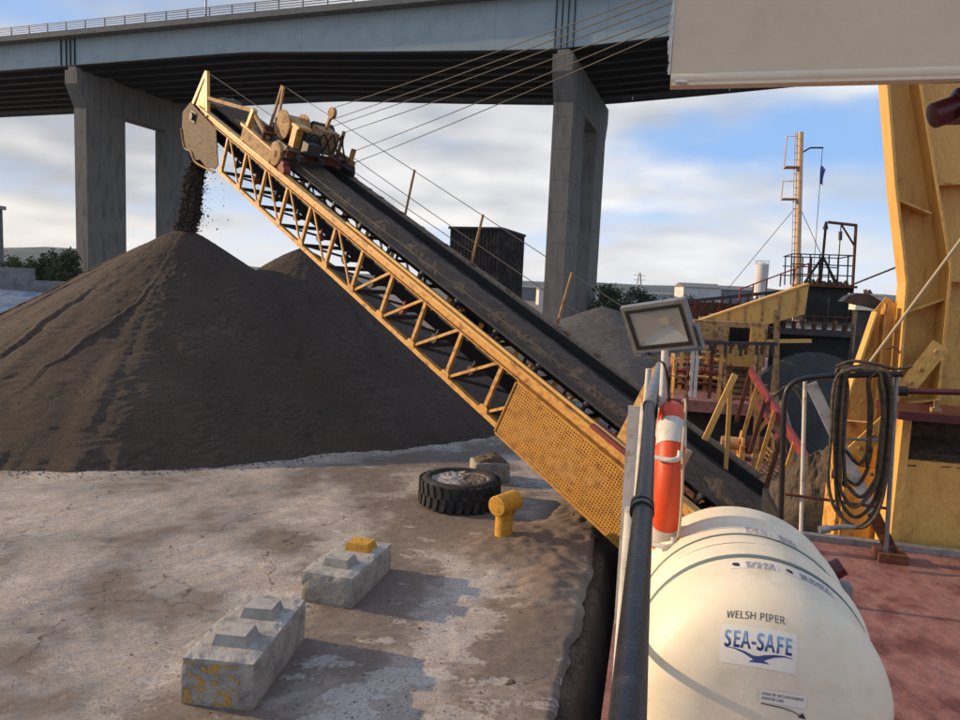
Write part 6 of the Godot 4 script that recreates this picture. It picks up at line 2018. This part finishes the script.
	b = MB.new(); b.box(sp(4.44, 4.663, 18.65), sp(5.0, 4.70, 17.95)); part(b, "lid", M.white_paint, t)
	b = MB.new(); b.box(sp(4.78, 4.45, 17.995), sp(4.95, 4.57, 17.98)); part(b, "green_mark", M.band_green, t)
	b = MB.new(); b.box(sp(4.55, -0.3, 18.5), sp(4.9, 4.318, 18.1)); part(b, "stand", M.dark_steel, t)
	# dark cross beam with hanging fittings
	t = ship("cross_beam", "dark rusty cross beam over the yellow posts amidships", "beam", sp(2.0, 1.8, 19.8))
	b = MB.new(); b.bar(sp(0.96, 3.22, 19.8), sp(3.15, 3.32, 19.8), 0.10, 0.09); part(b, "beam", M.dark_steel, t)
	rng.seed = 31
	for k in 16:
		b = MB.new(); var x := 1.05 + 0.13 * k; b.box(sp(x, 3.05 - rng.randf() * 0.14, 19.84), sp(x + 0.07, 3.2 + 0.005 * k, 19.72)); part(b, "fitting", [M.dark_steel, M.rust, M.yellow_old][k % 3], t)
	for q in [[1.05, 1.75, M.white_paint], [1.17, 1.75, M.white_paint], [1.55, 0.62, M.rust], [1.78, 1.75, M.yellow], [2.62, 1.75, M.yellow], [2.76, 1.75, M.yellow_old], [3.12, 0.62, M.yellow_old]]:
		b = MB.new(); b.bar(sp(q[0], q[1], 19.8), sp(q[0], 3.18, 19.8), 0.09, 0.09); part(b, "post", q[2], t)
	# tall yellow post right of them
	b = MB.new(); b.bar(sp(3.40, 0.6, 20.4), sp(3.15, 4.2, 20.4), 0.14, 0.14)
	solo(b, "tall_post", M.yellow_old, sp(3.4, 0.6, 20.4), "tall tan steel post left of the black hold wall", "post", Basis(Vector3.UP, -SHIP_TURN))
	# cabin block with dark windows
	t = ship("control_cabin", "small yellow control cabin with a dark window under the boom", "cabin", sp(2.2, 1.75, 23.0))
	b = MB.new(); b.box(sp(1.2, 2.36, 24.0), sp(3.4, 3.72, 23.4)); part(b, "wall", M.yellow_old, t)
	b = MB.new(); b.box(sp(2.28, 2.9, 23.395), sp(2.86, 3.55, 23.36)); part(b, "window", M.glass_dark, t)
	b = MB.new(); b.box(sp(1.3, 2.4, 23.395), sp(2.0, 3.1, 23.37)); part(b, "panel", M.rust, t)
	for k in 4:
		b = MB.new(); b.box(sp(1.3, 2.5 + 0.16 * k, 23.365), sp(2.0, 2.56 + 0.16 * k, 23.35)); part(b, "slat", M.yellow, t)
	b = MB.new(); b.box(sp(2.9, 2.4, 23.35), sp(3.3, 3.6, 23.2)); part(b, "locker", M.yellow, t)
	# two crossed yellow props
	b = MB.new(); b.bar(sp(1.42, 3.15, 13.0), sp(1.0, 1.95, 13.0), 0.10, 0.10)
	solo(b, "slanting_prop", M.yellow_clean, sp(1.0, 1.95, 13.0), "slanting yellow prop above the lower end of the conveyor", "prop", Basis(Vector3.UP, -SHIP_TURN))
	b = MB.new(); b.bar(sp(1.37, 2.9, 13.1), sp(1.42, 0.6, 13.1), 0.10, 0.07)
	solo(b, "upright_prop", M.yellow_clean, sp(1.42, 0.6, 13.1), "upright yellow prop meeting the slanting prop", "prop", Basis(Vector3.UP, -SHIP_TURN))
	# conveyor hinge frame on the main deck
	t = ship("hinge_frame", "dark steel pivot frame under the conveyor's tail", "frame", sp(1.6, -0.3, 12.0))
	for q in [[0.9, 11.0], [2.3, 11.0], [0.9, 13.0], [2.3, 13.0]]:
		b = MB.new(); b.bar(sp(q[0], -0.3, q[1]), sp(q[0], 0.75, q[1]), 0.16, 0.16); part(b, "leg", M.dark_steel, t)
	b = MB.new(); b.box(sp(0.7, 0.45, 13.2), sp(2.6, 0.6, 10.8)); part(b, "table", M.dark_steel, t)
	# red slanting ramp rail with struts
	t = ship("red_handrail", "slanting red handrail with rusty struts left of the hose rack", "handrail", sp(2.4, 0.0, 12.5))
	b = MB.new(); b.bar(sp(1.82, 3.12, 14.2), sp(2.55, 1.75, 10.5), 0.06, 0.16); part(b, "top_rail", M.red_paint, t)
	b = MB.new(); b.bar(sp(1.95, 2.6, 14.2), sp(2.6, 1.25, 10.5), 0.04, 0.08); part(b, "lower_rail", M.red_paint, t)
	for k in 9:
		b = MB.new()
		var s := k / 8.0
		b.bar(sp(lerpf(1.82, 2.55, s), lerpf(3.1, 1.75, s), lerpf(14.2, 10.5, s)), sp(lerpf(1.72, 2.4, s) - 0.08, lerpf(2.1, 0.6, s), lerpf(14.2, 10.5, s)), 0.05, 0.07); part(b, "strut", M.yellow if k % 2 else M.rust, t)
	# mud caked hopper lip forward of the hose rack
	t = ship("muddy_chute", "mud caked dark chute below and behind the coiled hose", "chute", sp(1.9, -0.3, 9.0))
	b = MB.new(); b.box(sp(1.5, -0.3, 9.6), sp(3.2, 2.05, 8.4)); part(b, "chute_body", M.black_steel, t)
	b = MB.new()
	f.frequency = 1.6
	f.fractal_octaves = 4
	for i in 44:
		for j in 30:
			var g := func(x: int, y: int) -> Vector3:
				var u := x / 22.0 - 1
				var v := y / 15.0 - 1
				var hgt := maxf(0.0, (1 - u * u)) * maxf(0.0, 1 - v * v)
				return sp(2.15 + 0.62 * u, 1.95 + (0.75 + 0.3 * f.get_noise_2d(u * 0.9, v * 0.9)) * pow(hgt, 0.6) + 0.05 * f.get_noise_2d(u * 3, v * 3) * hgt, 9.0 + 0.7 * v)
			b.flat(g.call(i, j), g.call(i + 1, j), g.call(i + 1, j + 1), Vector3(0, 1, 1)); b.flat(g.call(i, j), g.call(i + 1, j + 1), g.call(i, j + 1), Vector3(0, 1, 1))
	part(b, "caked_mud", M.mud, t)
	# short stub pipe by the canister
	b = MB.new(); b.tube(pv([sp(0.28, 2.9, 6.5), sp(0.36, 3.12, 6.5)]), 0.045, 14)
	solo(b, "stub_pipe", M.rope_pale, sp(0.28, 2.55, 6.5), "short pale stub pipe leaning beyond the canister", "pipe", Basis(Vector3.UP, -SHIP_TURN))
	# rusty chain along the left of the midship deck
	t = ship("deck_chain", "rusty chain hanging beside the floodlight post", "chain", sp(0.55, 1.5, 9.0))
	for k in 34:
		b = MB.new()
		var p := PackedVector3Array()
		var h := 3.85 - 0.062 * k
		for i in 9:
			var th := TAU * i / 8
			var d := Vector3(cos(th) * 0.022, sin(th) * 0.042, 0)
			if k % 2: d = Vector3(0, sin(th) * 0.042, cos(th) * 0.022)
			p.append(sp(0.40 + 0.04 * sin(k * 0.2), h, 9.0) + d)
		b.tube(p, 0.009, 5)
		part(b, "chain_link", M.rust, t)
	clutter()
	# side bulwark rail of the lower deck
	t = ship("bulwark_rail", "yellow guard rails along the port side of the lower deck", "rail", sp(0.6, 1.75, 22.0))
	for k in 5:
		b = MB.new(); b.tube(pv([sp(0.6, 1.75, 19.4 + 1.0 * k), sp(0.6, 2.75, 19.4 + 1.0 * k)]), 0.03, 6); part(b, "rail_post", M.yellow, t)
	for h: float in [2.2, 2.75]:
		b = MB.new(); b.tube(pv([sp(0.6, h, 19.4), sp(0.6, h, 23.4)]), 0.025, 6); part(b, "rail", M.yellow, t)

func clutter() -> void:
	var b: MB
	var t: Node3D
	# yellow portal frame over the port side walkway
	var lab := ["", "", "yellow portal frame over the port walkway amidships"]
	for k: int in [2]:
		var a := 18.9 + 1.2 * k
		t = ship("portal_frame", lab[k], "frame", sp(1.2, 0.6, a))
		for x: float in [0.62 + 0.1 * k, 1.28 + 0.12 * k, 2.0 + 0.15 * k]:
			b = MB.new(); b.bar(sp(x, -0.3 if k == 0 else 0.6, a), sp(x, 2.72 + 0.12 * k, a), 0.10, 0.10); part(b, "post", [M.yellow, M.yellow_clean, M.rust][(k + int(x * 3)) % 3], t)
		b = MB.new(); b.bar(sp(0.55 + 0.1 * k, 2.76 + 0.12 * k, a), sp(2.1 + 0.15 * k, 2.80 + 0.12 * k, a), 0.12, 0.10); part(b, "beam", M.rust if k == 0 else M.yellow, t)
		b = MB.new(); b.bar(sp(0.66 + 0.1 * k, 1.4, a), sp(1.25 + 0.12 * k, 2.6, a), 0.05, 0.06); part(b, "brace", M.yellow_clean, t)
		b = MB.new(); b.tube(pv([sp(0.62 + 0.1 * k, 1.95, a - 0.07), sp(2.0 + 0.15 * k, 1.98, a - 0.07)]), 0.025, 6); part(b, "rail", M.yellow, t)
	# pipe manifold along the red platform
	t = ship("pipe_manifold", "tangle of rusty and yellow pipes with valve wheels on the red platform", "pipes", sp(1.6, 1.75, 21.3))
	for k in 6:
		b = MB.new()
		var h := 1.95 + 0.17 * k
		b.tube(curve([sp(0.7, h, 21.0 + 0.1 * k), sp(1.4, h + 0.05, 21.0 + 0.1 * k), sp(1.9 + 0.1 * k, h, 21.0), sp(2.0 + 0.1 * k, h - 0.3, 20.9), sp(2.0 + 0.1 * k, 1.78, 20.9)], 6), 0.05, 8)
		part(b, "pipe", [M.rust, M.yellow_old, M.red_paint, M.dark_steel, M.yellow, M.galv][k], t)
		b = MB.new()
		b.lathe(PackedVector2Array([Vector2(0.09, -0.012), Vector2(0.115, 0.0), Vector2(0.09, 0.012)]), sp(0.95 + 0.21 * k, h + 0.16, 20.86), Vector3(0, 0.3, 1).normalized(), Vector3.RIGHT, 16)
		b.cone(sp(0.95 + 0.21 * k, h, 20.95), sp(0.95 + 0.21 * k, h + 0.16, 20.86), 0.015, 0.015, 6)
		part(b, "valve_wheel", [M.red_paint, M.yellow_clean, M.rust][k % 3], t)
	# deck winch
	t = ship("deck_winch", "low yellow deck winch with a rusty drum on the lower red platform", "winch", sp(2.5, 0.62, 17.8))
	b = MB.new(); b.cone(sp(2.25, 0.98, 17.8), sp(2.85, 0.98, 17.8), 0.22, 0.22, 18); part(b, "drum", M.rust, t)
	for x: float in [2.22, 2.88]:
		b = MB.new(); b.cone(sp(x - 0.03, 0.98, 17.8), sp(x + 0.03, 0.98, 17.8), 0.34, 0.34, 20); part(b, "drum_flange", M.yellow, t)
		b = MB.new(); b.box(sp(x - 0.06, 0.62, 18.1), sp(x + 0.06, 1.0, 17.5)); part(b, "side_frame", M.yellow, t)
	b = MB.new(); b.cone(sp(1.75, 0.98, 17.8), sp(2.15, 0.98, 17.8), 0.16, 0.16, 14); part(b, "motor", M.yellow_old, t)
	# orange-brown motor house at the left of the boom
	t = ship("motor_house", "small orange brown motor house under the boom's lower end", "housing", sp(1.4, 2.36, 22.6))
	b = MB.new(); b.box(sp(1.15, 2.36, 23.0), sp(2.0, 3.1, 22.4)); var mw := part(b, "wall", M.mesh_yellow, t)
	b = MB.new(); b.box(sp(1.1, 3.103, 23.05), sp(2.05, 3.17, 22.35)); part(b, "roof", M.rust, t)
	for k in 5:
		b = MB.new(); b.box(sp(1.22, 2.45 + 0.1 * k, 22.395), sp(1.62, 2.5 + 0.1 * k, 22.37)); part(b, "louvre", M.yellow_old, mw)
	b = MB.new(); b.box(sp(1.7, 2.4, 22.395), sp(1.95, 3.0, 22.375)); part(b, "door", M.rust, t)
	# lit tan locker in the stair recess
	t = ship("stair_locker", "tan locker with pipe stubs above the dark steps", "locker", sp(2.45, 2.75, 20.8))
	b = MB.new(); b.box(sp(2.02, 2.6, 20.68), sp(2.72, 3.05, 20.5)); part(b, "body", M.yellow_clean, t)
	for k in 4:
		b = MB.new(); b.cone(sp(2.1 + 0.17 * k, 3.05, 20.6), sp(2.1 + 0.17 * k, 3.16 + 0.03 * (k % 2), 20.6), 0.05, 0.04, 10); part(b, "stub", M.rust, t)
	# guard rails over the black hold wall and up the boom
	t = ship("hold_guard_rail", "rusty guard rail with hanging gear along the top of the hold wall", "rail", sp(5.0, 3.56, 24.4))
	for k in 10:
		b = MB.new(); b.tube(pv([sp(3.7 + 0.3 * k, 3.563, 24.45), sp(3.7 + 0.3 * k, 4.0 + 0.03 * (k % 2), 24.45)]), 0.02, 6); part(b, "rail_post", [M.rust, M.dark_steel][k % 2], t)
	for h: float in [3.78, 3.99]:
		b = MB.new(); b.tube(pv([sp(3.7, h, 24.45), sp(6.4, h + 0.02, 24.45)]), 0.018, 6); part(b, "rail", M.rust, t)
	# hydraulic arms beside the red handrail
	t = ship("hydraulic_arm", "rusty hydraulic arm and hoses between the red handrail and the tall post", "arm", sp(2.6, 0.6, 15.5))
	b = MB.new(); b.bar(sp(2.95, 0.6, 15.5), sp(2.45, 2.55, 15.5), 0.13, 0.16); part(b, "arm", M.yellow_old, t)
	b = MB.new(); b.tube(pv([sp(3.1, 0.9, 15.3), sp(2.62, 2.4, 15.3)]), 0.06, 10); part(b, "cylinder", M.galv, t)
	for k in 3:
		b = MB.new(); b.tube(curve([sp(2.45, 2.5, 15.4), sp(2.75 + 0.08 * k, 2.75, 15.35), sp(3.05, 2.3 - 0.1 * k, 15.3), sp(3.12, 1.5, 15.3)], 6), 0.022, 6); part(b, "hydraulic_hose", M.hose, t)
	t = ship("jib_post", "short yellow jib post with a slanting strut behind the red handrail", "post", sp(2.2, 0.6, 16.8))
	b = MB.new(); b.bar(sp(2.3, 0.6, 16.0), sp(2.25, 2.5, 16.0), 0.12, 0.12); part(b, "post", M.yellow, t)
	b = MB.new(); b.bar(sp(2.28, 1.6, 16.0), sp(2.75, 2.35, 16.0), 0.07, 0.07); part(b, "strut", M.yellow_clean, t)
	b = MB.new(); b.box(sp(2.12, 2.5, 16.1), sp(2.42, 2.66, 15.9)); part(b, "cap", M.rust, t)

func _ready() -> void:
	make_sky()
	make_materials()
	var dr := Vector3(-0.64376779, 0.43693193, -0.62821455)
	var across := Vector3(0.69840838, 0, -0.71569948)
	cb = Basis(across, Vector3(0.31271195, 0.89949457, 0.30515692), -dr)
	co = Vector3(2.61928643, 1.66866923, -11.7685145)
	make_ground()
	make_bridge()
	make_piles()
	make_quay_things()
	make_far_things()
	make_ship()
	make_conveyor()
	falling_sand()
